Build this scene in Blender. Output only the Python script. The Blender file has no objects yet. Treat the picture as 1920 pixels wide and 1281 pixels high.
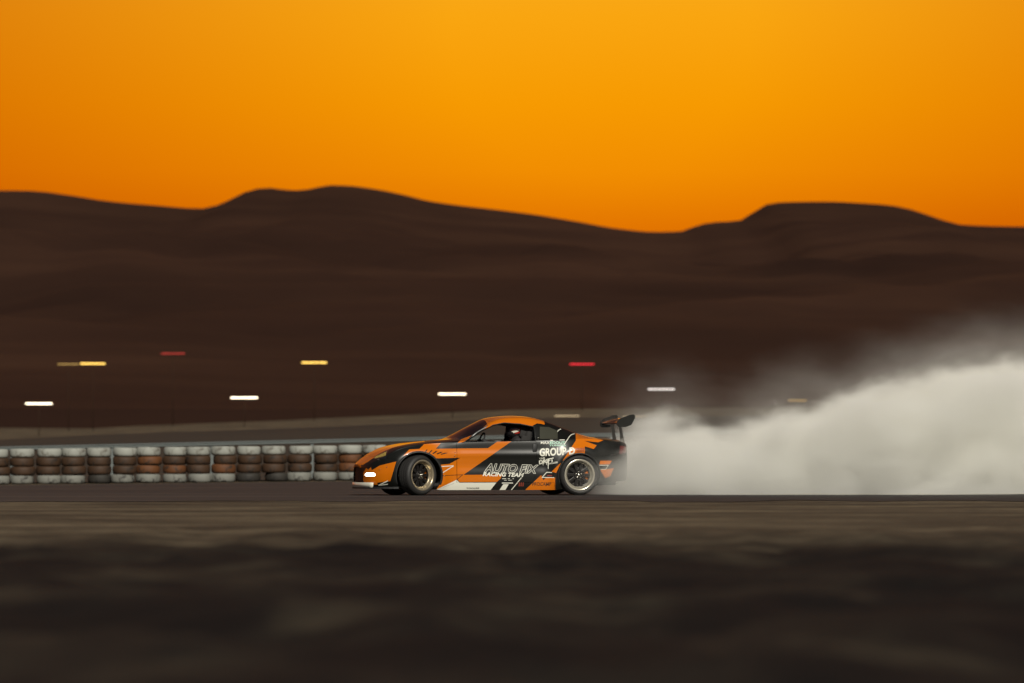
import bpy, bmesh, math, random
import numpy as np
from mathutils import Vector, Matrix, noise as mnoise
from mathutils.geometry import tessellate_polygon
from mathutils.bvhtree import BVHTree

random.seed(7)
sc = bpy.context.scene
col = sc.collection
R = math.radians

# ---------------------------------------------------------------- camera
EYE = 0.57
cam_d = bpy.data.cameras.new('camera')
cam_d.lens = 200.0
cam_d.sensor_width = 36.0
cam_d.clip_start = 0.5
cam_d.clip_end = 20000.0
cam_d.dof.use_dof = True
cam_d.dof.focus_distance = 91.6
cam_d.dof.aperture_fstop = 2.5
cam = bpy.data.objects.new('camera', cam_d)
col.objects.link(cam)
cam.location = (0, 0, EYE)
cam.rotation_euler = (R(90 + 1.195), 0, 0)
sc.camera = cam

# ---------------------------------------------------------------- world: dusk sky
world = bpy.data.worlds.new('World')
sc.world = world
world.use_nodes = True
wt = world.node_tree
wt.nodes.clear()
def wn(kind, **kw):
    n = wt.nodes.new(kind)
    for k, v in kw.items():
        setattr(n, k, v)
    return n
w_out = wn('ShaderNodeOutputWorld')
tc = wn('ShaderNodeTexCoord')
nrm = wn('ShaderNodeVectorMath', operation='NORMALIZE')
sep = wn('ShaderNodeSeparateXYZ')
wt.links.new(tc.outputs['Generated'], nrm.inputs[0])
wt.links.new(nrm.outputs[0], sep.inputs[0])
# afterglow of the sunset: elevation ramp, strongest towards the sunset azimuth
ramp = wn('ShaderNodeValToRGB')
cr = ramp.color_ramp
cr.elements[0].position = 0.0; cr.elements[0].color = (0.62, 0.115, 0.0015, 1)
cr.elements[1].position = 1.0; cr.elements[1].color = (0.05, 0.055, 0.075, 1)
for p, c in ((0.037, (0.74, 0.155, 0.0003)), (0.050, (0.88, 0.265, 0.0004)), (0.063, (0.93, 0.325, 0.0006)), (0.080, (0.955, 0.385, 0.006)),
             (0.13, (0.80, 0.36, 0.06)), (0.25, (0.34, 0.22, 0.13)), (0.5, (0.11, 0.10, 0.11))):
    e = cr.elements.new(p); e.color = (*c, 1)
wt.links.new(sep.outputs['Z'], ramp.inputs[0])
dot = wn('ShaderNodeVectorMath', operation='DOT_PRODUCT')
SUNSET_AZ = R(0.9)                      # a little right of the view direction
GLOW_EL = R(4.3)
dot.inputs[1].default_value = (math.sin(SUNSET_AZ) * math.cos(GLOW_EL), math.cos(SUNSET_AZ) * math.cos(GLOW_EL), math.sin(GLOW_EL))
wt.links.new(nrm.outputs[0], dot.inputs[0])
az = wn('ShaderNodeMapRange', interpolation_type='SMOOTHERSTEP')
az.inputs['From Min'].default_value = -0.3; az.inputs['From Max'].default_value = 1.0
wt.links.new(dot.outputs['Value'], az.inputs['Value'])
# narrow fall-off beside the brightest azimuth
ac = wn('ShaderNodeMath', operation='ARCCOSINE', use_clamp=False)
mn = wn('ShaderNodeMath', operation='MINIMUM'); mn.inputs[1].default_value = 1.0
wt.links.new(dot.outputs['Value'], mn.inputs[0])
wt.links.new(mn.outputs[0], ac.inputs[0])
nar = wn('ShaderNodeMapRange')
nar.inputs['From Min'].default_value = R(1.5); nar.inputs['From Max'].default_value = R(11)
nar.inputs['To Min'].default_value = 1.0; nar.inputs['To Max'].default_value = 0.45
wt.links.new(ac.outputs[0], nar.inputs['Value'])
tint = wn('ShaderNodeMix', data_type='RGBA', blend_type='MULTIPLY')
tint.inputs[0].default_value = 1.0
comb = wn('ShaderNodeCombineXYZ')
r_ = wn('ShaderNodeMath', operation='POWER'); r_.inputs[1].default_value = 0.75
g_ = wn('ShaderNodeMath', operation='POWER'); g_.inputs[1].default_value = 1.6
wt.links.new(nar.outputs[0], r_.inputs[0]); wt.links.new(nar.outputs[0], g_.inputs[0])
wt.links.new(r_.outputs[0], comb.inputs[0]); wt.links.new(g_.outputs[0], comb.inputs[1]); wt.links.new(g_.outputs[0], comb.inputs[2])
wt.links.new(ramp.outputs[0], tint.inputs[6]); wt.links.new(comb.outputs[0], tint.inputs[7])
mixs = wn('ShaderNodeMix', data_type='RGBA')
mixs.inputs[6].default_value = (0.05, 0.055, 0.07, 1)       # the far, darkening side of the dome
wt.links.new(az.outputs[0], mixs.inputs[0])
wt.links.new(tint.outputs[2], mixs.inputs[7])
bg1 = wn('ShaderNodeBackground'); bg1.inputs['Strength'].default_value = 1.0
wt.links.new(mixs.outputs[2], bg1.inputs['Color'])
wt.links.new(bg1.outputs[0], w_out.inputs['Surface'])

# ---------------------------------------------------------------- key light
key_light_d = bpy.data.lights.new('key_light', 'SUN')
key_light_d.energy = 4.0
key_light_d.angle = R(4)
key_light_d.color = (1.0, 0.95, 0.84)
key_light = bpy.data.objects.new('key_light', key_light_d)
col.objects.link(key_light)
KEY_EL, KEY_AZ = R(33), R(13)           # stands in for unseen floodlights behind the camera, a little right
sd = Vector((math.sin(KEY_AZ) * math.cos(KEY_EL), -math.cos(KEY_AZ) * math.cos(KEY_EL), math.sin(KEY_EL)))
key_light.rotation_euler = sd.to_track_quat('Z', 'Y').to_euler()
key_light.location = (0, 0, 40)

sc.view_settings.view_transform = 'Standard'
sc.view_settings.look = 'None'
sc.view_settings.exposure = 0.0
sc.view_settings.gamma = 1.0
sc.render.engine = 'CYCLES'
sc.cycles.use_adaptive_sampling = True
sc.cycles.adaptive_threshold = 0.02
sc.cycles.use_denoising = True
sc.cycles.max_bounces = 12
sc.cycles.transparent_max_bounces = 12
sc.cycles.volume_bounces = 10
sc.cycles.volume_step_rate = 1.0
sc.cycles.volume_max_steps = 96

# ---------------------------------------------------------------- helpers
def tag(o, label=None, cat=None, group=None, kind=None):
    if label: o['label'] = label
    if cat: o['category'] = cat
    if group: o['group'] = group
    if kind: o['kind'] = kind
    return o

def empty(name, loc=(0, 0, 0), rz=0.0):
    o = bpy.data.objects.new(name, None)
    col.objects.link(o)
    o.location = loc
    o.rotation_euler = (0, 0, rz)
    o.empty_display_size = 0.2
    return o

def link(name, mesh, parent=None):
    o = bpy.data.objects.new(name, mesh)
    col.objects.link(o)
    if parent is not None:
        o.parent = parent
    return o

def bm_obj(name, bm, mat, parent=None, smooth=True):
    me = bpy.data.meshes.new(name)
    bmesh.ops.recalc_face_normals(bm, faces=bm.faces)
    bm.to_mesh(me); bm.free()
    for m in (mat if isinstance(mat, (list, tuple)) else [mat]):
        me.materials.append(m)
    if smooth:
        for p in me.polygons:
            p.use_smooth = True
    return link(name, me, parent)

def sharp(o, deg=35):
    me = o.data
    bm = bmesh.new(); bm.from_mesh(me)
    for e in bm.edges:
        if len(e.link_faces) == 2 and e.calc_face_angle(0) > R(deg):
            e.smooth = False
    bm.to_mesh(me); bm.free()
    return o

def box(bm, c, s, rot=None, bevel=0.0):
    r = bmesh.ops.create_cube(bm, size=1.0)
    vs = r['verts']
    M = Matrix.Translation(c) @ (rot.to_4x4() if rot else Matrix.Identity(4)) @ Matrix.Diagonal((*s, 1))
    bmesh.ops.transform(bm, matrix=M, verts=vs)
    if bevel:
        es = {e for v in vs for e in v.link_edges}
        bmesh.ops.bevel(bm, geom=list(es), offset=bevel, segments=2, affect='EDGES', profile=0.5)

def tube(bm, pts, r, seg=10, cap=True):
    pts = [Vector(p) for p in pts]
    rs = r if isinstance(r, (list, tuple)) else [r] * len(pts)
    rings = []
    prev = None
    for i, p in enumerate(pts):
        t = (pts[min(i + 1, len(pts) - 1)] - pts[max(i - 1, 0)]).normalized()
        if prev is None:
            a = t.orthogonal().normalized()
        else:
            a = (prev - t * prev.dot(t)).normalized()
        prev = a
        b = t.cross(a)
        rings.append([bm.verts.new(p + (a * math.cos(2 * math.pi * k / seg) + b * math.sin(2 * math.pi * k / seg)) * rs[i]) for k in range(seg)])
    for i in range(len(rings) - 1):
        for k in range(seg):
            bm.faces.new((rings[i][k], rings[i][(k + 1) % seg], rings[i + 1][(k + 1) % seg], rings[i + 1][k]))
    if cap:
        bm.faces.new(rings[0][::-1]); bm.faces.new(rings[-1])

def lathe(bm, prof, seg=48, axis='Y', closed=False, a0=0.0, a1=2 * math.pi):
    """prof: list of (radius, along). axis Y: wheel axis."""
    full = abs(a1 - a0 - 2 * math.pi) < 1e-6
    n = seg if full else seg + 1
    rings = []
    for (r, h) in prof:
        ring = []
        for k in range(n):
            a = a0 + (a1 - a0) * k / seg
            if axis == 'Y':
                ring.append(bm.verts.new((r * math.cos(a), h, r * math.sin(a))))
            else:
                ring.append(bm.verts.new((r * math.cos(a), r * math.sin(a), h)))
        rings.append(ring)
    m = len(rings)
    for i in range(m if closed else m - 1):
        A, B = rings[i], rings[(i + 1) % m]
        for k in range(seg):
            bm.faces.new((A[k], A[(k + 1) % n], B[(k + 1) % n], B[k]))

def pchip(keys):
    xs = np.array([k[0] for k in keys], float); ys = np.array([k[1] for k in keys], float)
    h = np.diff(xs); d = np.diff(ys) / h
    m = np.zeros_like(xs)
    m[0], m[-1] = d[0], d[-1]
    for i in range(1, len(xs) - 1):
        if d[i - 1] * d[i] > 0:
            w1 = 2 * h[i] + h[i - 1]; w2 = h[i] + 2 * h[i - 1]
            m[i] = (w1 + w2) / (w1 / d[i - 1] + w2 / d[i])
    def f(x):
        x = min(max(x, xs[0]), xs[-1])
        i = min(max(int(np.searchsorted(xs, x)) - 1, 0), len(h) - 1)
        t = (x - xs[i]) / h[i]
        return float((1 + 2 * t) * (1 - t) ** 2 * ys[i] + t * (1 - t) ** 2 * h[i] * m[i] + t * t * (3 - 2 * t) * ys[i + 1] + t * t * (t - 1) * h[i] * m[i + 1])
    return f

def sstep(a, b, x):
    t = min(max((x - a) / (b - a), 0.0), 1.0)
    return t * t * (3 - 2 * t)

# ---------------------------------------------------------------- materials
def mat(name, color, rough=0.6, metal=0.0, coat=0.0, emit=None, estr=0.0, spec=0.5):
    m = bpy.data.materials.new(name)
    m.use_nodes = True
    b = m.node_tree.nodes['Principled BSDF']
    b.inputs['Base Color'].default_value = (*color, 1)
    b.inputs['Roughness'].default_value = rough
    b.inputs['Metallic'].default_value = metal
    b.inputs['Coat Weight'].default_value = coat
    b.inputs['Coat Roughness'].default_value = 0.04
    b.inputs['Specular IOR Level'].default_value = spec
    if emit:
        b.inputs['Emission Color'].default_value = (*emit, 1)
        b.inputs['Emission Strength'].default_value = estr
    return m

def noise_mat(name, stops, scale=(1, 1, 1), nscale=1.0, detail=6, rough=0.85, bump=0.0, bscale=20.0, dist=0.0, second=None, spec=0.4):
    """colour from a noise ramp in object space; scale stretches the pattern along the axes"""
    m = bpy.data.materials.new(name)
    m.use_nodes = True
    nt = m.node_tree
    b = nt.nodes['Principled BSDF']
    b.inputs['Roughness'].default_value = rough
    b.inputs['Specular IOR Level'].default_value = spec
    t = nt.nodes.new('ShaderNodeTexCoord')
    mp = nt.nodes.new('ShaderNodeMapping')
    mp.inputs['Scale'].default_value = scale
    nt.links.new(t.outputs['Object'], mp.inputs[0])
    n = nt.nodes.new('ShaderNodeTexNoise')
    n.inputs['Scale'].default_value = nscale; n.inputs['Detail'].default_value = detail; n.inputs['Roughness'].default_value = 0.6
    n.inputs['Distortion'].default_value = dist
    nt.links.new(mp.outputs[0], n.inputs['Vector'])
    rp = nt.nodes.new('ShaderNodeValToRGB')
    rp.color_ramp.elements[0].position = stops[0][0]; rp.color_ramp.elements[0].color = (*stops[0][1], 1)
    rp.color_ramp.elements[1].position = stops[-1][0]; rp.color_ramp.elements[1].color = (*stops[-1][1], 1)
    for p, c in stops[1:-1]:
        e = rp.color_ramp.elements.new(p); e.color = (*c, 1)
    nt.links.new(n.outputs['Fac'], rp.inputs[0])
    last = rp.outputs[0]
    if second:
        sc2, ns2, lo, hi = second
        mp2 = nt.nodes.new('ShaderNodeMapping'); mp2.inputs['Scale'].default_value = sc2
        nt.links.new(t.outputs['Object'], mp2.inputs[0])
        n2 = nt.nodes.new('ShaderNodeTexNoise'); n2.inputs['Scale'].default_value = ns2; n2.inputs['Detail'].default_value = 4
        nt.links.new(mp2.outputs[0], n2.inputs['Vector'])
        mr = nt.nodes.new('ShaderNodeMapRange')
        mr.inputs['From Min'].default_value = 0.3; mr.inputs['From Max'].default_value = 0.7
        mr.inputs['To Min'].default_value = lo; mr.inputs['To Max'].default_value = hi
        nt.links.new(n2.outputs['Fac'], mr.inputs['Value'])
        mx = nt.nodes.new('ShaderNodeMix'); mx.data_type = 'RGBA'; mx.blend_type = 'MULTIPLY'; mx.inputs[0].default_value = 1
        cb = nt.nodes.new('ShaderNodeCombineXYZ')
        for k in range(3): nt.links.new(mr.outputs[0], cb.inputs[k])
        nt.links.new(last, mx.inputs[6]); nt.links.new(cb.outputs[0], mx.inputs[7])
        last = mx.outputs[2]
    nt.links.new(last, b.inputs['Base Color'])
    if bump:
        n3 = nt.nodes.new('ShaderNodeTexNoise'); n3.inputs['Scale'].default_value = bscale; n3.inputs['Detail'].default_value = 5
        nt.links.new(t.outputs['Object'], n3.inputs['Vector'])
        bp = nt.nodes.new('ShaderNodeBump'); bp.inputs['Strength'].default_value = bump; bp.inputs['Distance'].default_value = 0.02
        nt.links.new(n3.outputs['Fac'], bp.inputs['Height'])
        nt.links.new(bp.outputs[0], b.inputs['Normal'])
    return m

def glass_mat(name, tint, gloss=0.08, rough=0.02):
    m = bpy.data.materials.new(name); m.use_nodes = True
    nt = m.node_tree; nt.nodes.clear()
    o = nt.nodes.new('ShaderNodeOutputMaterial')
    tr = nt.nodes.new('ShaderNodeBsdfTransparent'); tr.inputs[0].default_value = (*tint, 1)
    gl = nt.nodes.new('ShaderNodeBsdfGlossy'); gl.inputs['Roughness'].default_value = rough
    fr = nt.nodes.new('ShaderNodeFresnel'); fr.inputs[0].default_value = 1.5
    ad = nt.nodes.new('ShaderNodeMath'); ad.operation = 'ADD'; ad.inputs[1].default_value = gloss; ad.use_clamp = True
    nt.links.new(fr.outputs[0], ad.inputs[0])
    mx = nt.nodes.new('ShaderNodeMixShader')
    nt.links.new(ad.outputs[0], mx.inputs[0]); nt.links.new(tr.outputs[0], mx.inputs[1]); nt.links.new(gl.outputs[0], mx.inputs[2])
    nt.links.new(mx.outputs[0], o.inputs['Surface'])
    return m

def soil_mat():
    m = bpy.data.materials.new('unlit_toned_soil_and_dust'); m.use_nodes = True
    nt = m.node_tree; L = nt.links.new
    bs = nt.nodes['Principled BSDF']; bs.inputs['Roughness'].default_value = .9; bs.inputs['Specular IOR Level'].default_value = .2
    t = nt.nodes.new('ShaderNodeTexCoord')
    def noise(scale, ns, det, dist=0.0):
        mp = nt.nodes.new('ShaderNodeMapping'); mp.inputs['Scale'].default_value = scale; L(t.outputs['Object'], mp.inputs[0])
        n = nt.nodes.new('ShaderNodeTexNoise'); n.inputs['Scale'].default_value = ns; n.inputs['Detail'].default_value = det; n.inputs['Distortion'].default_value = dist
        n.inputs['Roughness'].default_value = .6
        L(mp.outputs[0], n.inputs['Vector']); return n.outputs['Fac']
    def ramp(v, stops):
        r = nt.nodes.new('ShaderNodeValToRGB'); e = r.color_ramp.elements
        e[0].position, e[0].color = stops[0][0], (*stops[0][1], 1); e[1].position, e[1].color = stops[-1][0], (*stops[-1][1], 1)
        for p, c in stops[1:-1]:
            q = e.new(p); q.color = (*c, 1)
        L(v, r.inputs[0]); return r.outputs[0]
    dark = ramp(noise((.75, .32, 1), 1.0, 7, .6), [(.38, (.0010, .0009, .0007)), (.47, (.0036, .0029, .0021)), (.54, (.0100, .0080, .0054)), (.64, (.026, .021, .0135))])  # near soil colour kept very dark to stand in for unlit ground
    dust = ramp(noise((.35, .40, 1), 1.0, 8, .4), [(.30, (.030, .0225, .0145)), (.5, (.075, .058, .037)), (.70, (.15, .118, .074))])
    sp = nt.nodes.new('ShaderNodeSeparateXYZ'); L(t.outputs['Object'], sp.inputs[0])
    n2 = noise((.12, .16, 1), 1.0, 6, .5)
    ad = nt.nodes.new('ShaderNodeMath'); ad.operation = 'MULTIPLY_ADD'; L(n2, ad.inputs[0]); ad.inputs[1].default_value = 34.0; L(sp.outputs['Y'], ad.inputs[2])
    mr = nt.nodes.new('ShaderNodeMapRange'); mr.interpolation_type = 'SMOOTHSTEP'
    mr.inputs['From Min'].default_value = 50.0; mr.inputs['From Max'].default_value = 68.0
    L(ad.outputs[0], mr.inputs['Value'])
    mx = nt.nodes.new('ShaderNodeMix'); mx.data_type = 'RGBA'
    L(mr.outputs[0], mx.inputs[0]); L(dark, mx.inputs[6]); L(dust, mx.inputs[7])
    L(mx.outputs[2], bs.inputs['Base Color'])
    st = nt.nodes.new('ShaderNodeMapRange'); L(noise((.09, 1.5, 1), 1.0, 6, .3), st.inputs['Value'])
    st.inputs['From Min'].default_value = .3; st.inputs['From Max'].default_value = .7; st.inputs['To Min'].default_value = .45; st.inputs['To Max'].default_value = 1.65
    gr_ = nt.nodes.new('ShaderNodeMapRange'); L(noise((1.3, 1.0, 1), 3.0, 6), gr_.inputs['Value'])
    gr_.inputs['From Min'].default_value = .3; gr_.inputs['From Max'].default_value = .7; gr_.inputs['To Min'].default_value = .6; gr_.inputs['To Max'].default_value = 1.4
    mu = nt.nodes.new('ShaderNodeMath'); mu.operation = 'MULTIPLY'; L(st.outputs[0], mu.inputs[0]); L(gr_.outputs[0], mu.inputs[1])
    vs = nt.nodes.new('ShaderNodeVectorMath'); vs.operation = 'SCALE'; L(mx.outputs[2], vs.inputs[0]); L(mu.outputs[0], vs.inputs['Scale'])
    L(vs.outputs[0], bs.inputs['Base Color'])
    bp = nt.nodes.new('ShaderNodeBump'); bp.inputs['Strength'].default_value = .7; bp.inputs['Distance'].default_value = .03
    L(noise((1, 1, 1), 6, 5), bp.inputs['Height']); L(bp.outputs[0], bs.inputs['Normal'])
    return m
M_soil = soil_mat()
M_asphalt = noise_mat('worn_asphalt', [(0.28, (0.018, 0.015, 0.0145)), (0.5, (0.034, 0.028, 0.025)), (0.72, (0.062, 0.051, 0.042))],
                      scale=(0.06, 0.30, 1), nscale=1.2, detail=8, bump=0.2, bscale=40, rough=0.75, second=((0.02, 0.6, 1), 1.5, 0.5, 1.45))
M_bank = noise_mat('tan_earth', [(0.3, (0.019, 0.0145, 0.0095)), (0.7, (0.038, 0.030, 0.019))], scale=(0.02, 0.06, 0.4), nscale=1.0, detail=7)
M_hill = noise_mat('brown_hill_rock', [(0.3, (0.023, 0.0100, 0.0062)), (0.5, (0.033, 0.0150, 0.0088)), (0.62, (0.042, 0.0195, 0.0110)), (0.75, (0.058, 0.028, 0.0155))],
                   scale=(0.002, 0.002, 0.022), nscale=2.2, detail=8, dist=0.8, second=((0.008, 0.004, 0.02), 1.0, 0.8, 1.2), spec=0.1)
M_rubber = mat('rubber', (0.018, 0.017, 0.016), 0.62)
M_orange = mat('orange_paint', (0.55, 0.136, 0.0005), 0.27, coat=0.7, spec=0.3)
M_black = mat('black_paint', (0.0048, 0.0050, 0.0036), 0.36, coat=0.22, spec=0.35)
M_black.node_tree.nodes['Principled BSDF'].inputs['Coat Roughness'].default_value = 0.22
M_white = mat('white_paint', (0.66, 0.65, 0.55), 0.35, coat=0.5)
M_vinyl = mat('white_vinyl', (0.70, 0.69, 0.59), 0.5)
M_mint = mat('mint_vinyl', (0.42, 0.72, 0.55), 0.5)
M_redv = mat('dull_red_vinyl', (0.22, 0.03, 0.012), 0.5)
M_blackv = mat('black_vinyl', (0.012, 0.010, 0.008), 0.5)
M_trim = mat('black_trim', (0.012, 0.012, 0.012), 0.55)
M_int = mat('cabin_black', (0.012, 0.011, 0.011), 0.8)
M_steel = mat('cage_steel', (0.10, 0.10, 0.10), 0.35, metal=0.6)
M_lip = mat('polished_lip', (0.55, 0.51, 0.41), 0.26, metal=0.6)
M_spoke = mat('dark_spoke', (0.014, 0.012, 0.011), 0.35, metal=0.3)
M_bolt = mat('bright_bolt', (0.8, 0.76, 0.68), 0.2, metal=1.0)
M_disc = mat('brake_disc', (0.16, 0.15, 0.14), 0.4, metal=0.8)
M_glass = glass_mat('tinted_windscreen', (0.10, 0.095, 0.12), 0.12)
M_lexan = mat('olive_smoked_window', (0.045, 0.045, 0.032), 0.28, coat=0.6)
M_hlens = glass_mat('clear_lens', (0.85, 0.8, 0.6), 0.02)
M_amber = mat('amber_reflector', (0.75, 0.52, 0.13), 0.25, metal=0.6)
M_led = mat('lit_lamp', (1, 0.95, 0.9), 0.3, emit=(1.0, 0.86, 0.74), estr=5.0)

# ================================================================ SETTING
def fbm(x, y, z=0.0, o=5):
    return mnoise.fractal(Vector((x, y, z)), 1.0, 2.0, o, noise_basis='PERLIN_ORIGINAL')

def ground_z(x, y):
    z = 0.0
    if y < 52:
        k = 1 - sstep(40, 52, y)
        z += k * (0.10 * fbm(x * 0.95, y * 0.42, 1.0, 6) - 0.035)
    if y > 100:
        z += sstep(104, 142, y) * 0.011 * max(min(x + 8.0, 26.0), -30.0)
    if y > 168:
        top = 2.15 - 0.034 * max(-x, 0.0) * (1 if x > -60 else 0) - (0.034 * 60 if x <= -60 else 0)
        top = max(top, 0.9)
        z += sstep(172, 232, y) * (top + 0.10 * fbm(x * 0.05, y * 0.05, 3.0, 4))
        z += sstep(240, 560, y) * 3.0
    return z

def heightfield(name, ys, cols, half, fz, material):
    ts = [2 * i / (cols - 1) - 1 for i in range(cols)]
    verts, faces = [], []
    for y in ys:
        w = half(y)
        for t in ts:
            x = w * math.copysign(abs(t) ** 1.7, t)
            verts.append((x, y, fz(x, y)))
    n = cols
    for j in range(len(ys) - 1):
        for i in range(n - 1):
            a = j * n + i
            faces.append((a, a + 1, a + n + 1, a + n))
    me = bpy.data.meshes.new(name)
    me.from_pydata(verts, [], faces)
    me.materials.append(material)
    for p in me.polygons: p.use_smooth = True
    return link(name, me)

ys = list(np.arange(-30, 6, 3.0)) + list(np.arange(6, 54, 0.2)) + list(np.arange(54, 170, 2.0)) + list(np.arange(170, 250, 1.5)) + list(np.arange(250, 700, 12.0)) + [900, 1500, 3000, 6000, 9000]
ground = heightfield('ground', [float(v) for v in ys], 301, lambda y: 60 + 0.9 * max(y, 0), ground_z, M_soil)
tag(ground, kind='structure')

def strip(name, y0f, y1f, rows, x0, x1, nx, lift, material):
    verts, faces = [], []
    for j in range(rows + 1):
        for i in range(nx + 1):
            x = x0 + (x1 - x0) * i / nx
            y = y0f(x) + (y1f(x) - y0f(x)) * j / rows
            verts.append((x, y, ground_z(x, y) + lift))
    for j in range(rows):
        for i in range(nx):
            a = j * (nx + 1) + i
            faces.append((a, a + 1, a + nx + 2, a + nx + 1))
    me = bpy.data.meshes.new(name); me.from_pydata(verts, [], faces); me.materials.append(material)
    for p in me.polygons: p.use_smooth = True
    return tag(link(name, me), kind='structure')

#strip('shoulder', lambda x: 45.0 + 2.6 * fbm(x * 0.12, 3.3) + 1.2 * fbm(x * 0.9, 9.1), lambda x: 142.0, 60, -70, 70, 560, 0.03, M_dust)
strip('track', lambda x: 76.0 + 5.0 * fbm(x * 0.06, 5.5) + 4.0 * fbm(x * 0.6, 1.1), lambda x: 139.0 + 0.3 * fbm(x * 0.4, 2.0), 50, -110, 110, 440, 0.006, M_asphalt)
strip('bank', lambda x: 150.0, lambda x: 238.0 + 2 * fbm(x * 0.06, 7.7), 60, -160, 160, 160, 0.03, M_bank)

RK = 2500 / 10667.0
ridge_px = [(0, 357), (60, 358), (130, 366), (200, 377), (290, 385), (375, 391), (410, 384), (440, 370), (470, 356), (500, 352), (550, 357), (585, 354), (615, 347),
            (650, 348), (700, 354), (760, 366), (800, 376), (860, 385), (930, 393), (1000, 402), (1080, 415), (1160, 429), (1230, 435), (1275, 434), (1310, 422),
            (1335, 417), (1385, 414), (1410, 400), (1435, 384), (1460, 379.5), (1550, 378), (1620, 381), (1670, 385), (1710, 393), (1760, 410), (1800, 421), (1860, 424), (1920, 425)]
keys = [((p - 960) * RK, (863 - q) * RK + 0.57) for p, q in ridge_px]
keys = [(-2600, 120), (-1500, 60), (-900, 150), (-560, 85), (-360, 128), (-270, 108)] + keys + [(262, 108), (330, 140), (520, 80), (900, 130), (1500, 70), (2600, 110)]
ridge = pchip(keys)
def hill_z(x, y):
    t = (y - 520) / 1980.0
    base = ground_z(0, 600)
    if t <= 1:
        s = max(t, 0) ** 1.45
        a = 4 * s * (1 - min(s, 1))
        z = ridge(x) * s
        z += a * (13.0 * fbm(x * 0.0042 + 3, y * 0.0021, 2.0, 4) + 8.0 * abs(fbm(x * 0.009, y * 0.005, 8.0, 5)))
        return base * (1 - s) - (3.0 if t < 0.01 else 0) + z
    return ridge(x) * (1 - 0.5 * sstep(1, 1.6, t))
hy = list(np.arange(520, 2500, 22.0)) + [2500.0, 2560, 2700, 3000, 3400]
tag(heightfield('hills', [float(v) for v in hy], 421, lambda y: 2600.0, hill_z, M_hill), kind='structure')

# ---------------------------------------------------------------- tyre wall
def tyre_profile(ro, ri, w):
    h = w / 2
    return [(ri, -h * 0.72), (ri + 0.02, -h * 0.92), (ri + (ro - ri) * 0.55, -h), (ro - 0.025, -h * 0.90), (ro - 0.004, -h * 0.66), (ro, -h * 0.2),
            (ro, h * 0.2), (ro - 0.004, h * 0.66), (ro - 0.025, h * 0.90), (ri + (ro - ri) * 0.55, h), (ri + 0.02, h * 0.92), (ri, h * 0.72), (ri + 0.03, 0)]
def wall_tyre_mesh(name, m):
    bm = bmesh.new()
    lathe(bm, tyre_profile(0.315, 0.20, 0.228), seg=28, axis='Z', closed=True)
    bmesh.ops.recalc_face_normals(bm, faces=bm.faces)
    me = bpy.data.meshes.new(name); bm.to_mesh(me); bm.free()
    me.materials.append(m)
    for p in me.polygons: p.use_smooth = True
    return me
def worn(name, c, d):
    return noise_mat(name, [(0.36, d), (0.46, c), (0.75, tuple(min(1, v * 1.15) for v in c))], nscale=5.0, detail=6, rough=0.7)
T_white = wall_tyre_mesh('tyre', worn('worn_white_tyre_paint', (0.27, 0.275, 0.245), (0.13, 0.12, 0.10)))
T_brown = wall_tyre_mesh('tyre', worn('rusty_brown_tyre_paint', (0.044, 0.021, 0.009), (0.018, 0.012, 0.008)))
T_orange = wall_tyre_mesh('tyre', worn('faded_orange_tyre_paint', (0.105, 0.038, 0.011), (0.03, 0.018, 0.011)))
T_grey = wall_tyre_mesh('tyre', worn('dirty_white_tyre_paint', (0.17, 0.17, 0.15), (0.035, 0.032, 0.028)))
T_bare = wall_tyre_mesh('tyre', worn('dusty_bare_rubber', (0.025, 0.022, 0.018), (0.012, 0.011, 0.010)))
LAB = {'std': 'stack of four old tyres painted white, brown, brown and dirty white in the track wall',
       'org': 'track wall stack of four tyres with a faded orange tyre in the middle',
       'bare': 'track wall stack of four tyres with a bare black rubber tyre at its foot'}
rng = random.Random(11)
for i in range(58):
    x = -17.6 + i * 0.642 + rng.uniform(-0.006, 0.006)
    y = 145.0 + 0.16 * math.sin(i * 0.7) + rng.uniform(-0.10, 0.10)
    z = ground_z(x, y) + 0.006
    kind = 'org' if i in (13, 14, 16, 21, 30) else ('bare' if i in (6, 11, 17, 18, 24, 33) else 'std')
    st = tag(empty('tyre_stack', (x, y, z), rng.uniform(0, 6)), LAB[kind], 'tyre stack', 'tyre stacks along the far edge of the track')
    ms = [T_bare if kind == 'bare' else T_grey, T_orange if kind == 'org' else T_brown, T_orange if (kind == 'org' and i % 2) else T_brown, T_white]
    for k, me in enumerate(ms):
        o = link('tyre', me, st)
        o.location = (rng.uniform(-0.03, 0.03), rng.uniform(-0.05, 0.05), 0.113 + 0.227 * k)
        o.rotation_euler = (rng.uniform(-.02, .02), rng.uniform(-.02, .02), rng.uniform(0, 6))
        q = rng.uniform(.95, 1.015); o.scale = (q, q, rng.uniform(.94, 1.0))

# ---------------------------------------------------------------- guard rail behind the tyre wall
M_galv = mat('galvanised_steel', (0.13, 0.145, 0.14), 0.5, metal=0.3)
gr = tag(empty('guard_rail', (0, 165, 0)), 'long galvanised steel guard rail on posts behind the tyre wall', 'guard rail')
def rail_z(x): return 1.23 + 0.0225 * (max(min(x, 12), -30) + 3.5) 
bm = bmesh.new()
prof = [(a_ * .6, b_ * .42) for a_, b_ in [(0, -0.15), (-0.05, -0.10), (-0.05, -0.06), (0, -0.02), (0, 0.02), (-0.05, 0.06), (-0.05, 0.10), (0, 0.15), (0.012, 0.15), (0.012, -0.15)]]
xs = [-30 + 1.0 * i for i in range(61)]
rings = [[bm.verts.new((x, p[0], rail_z(x) - 0.07 + p[1])) for p in prof] for x in xs]
for a, b in zip(rings, rings[1:]):
    for k in range(len(prof)):
        bm.faces.new((a[k], a[(k + 1) % len(prof)], b[(k + 1) % len(prof)], b[k]))
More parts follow.
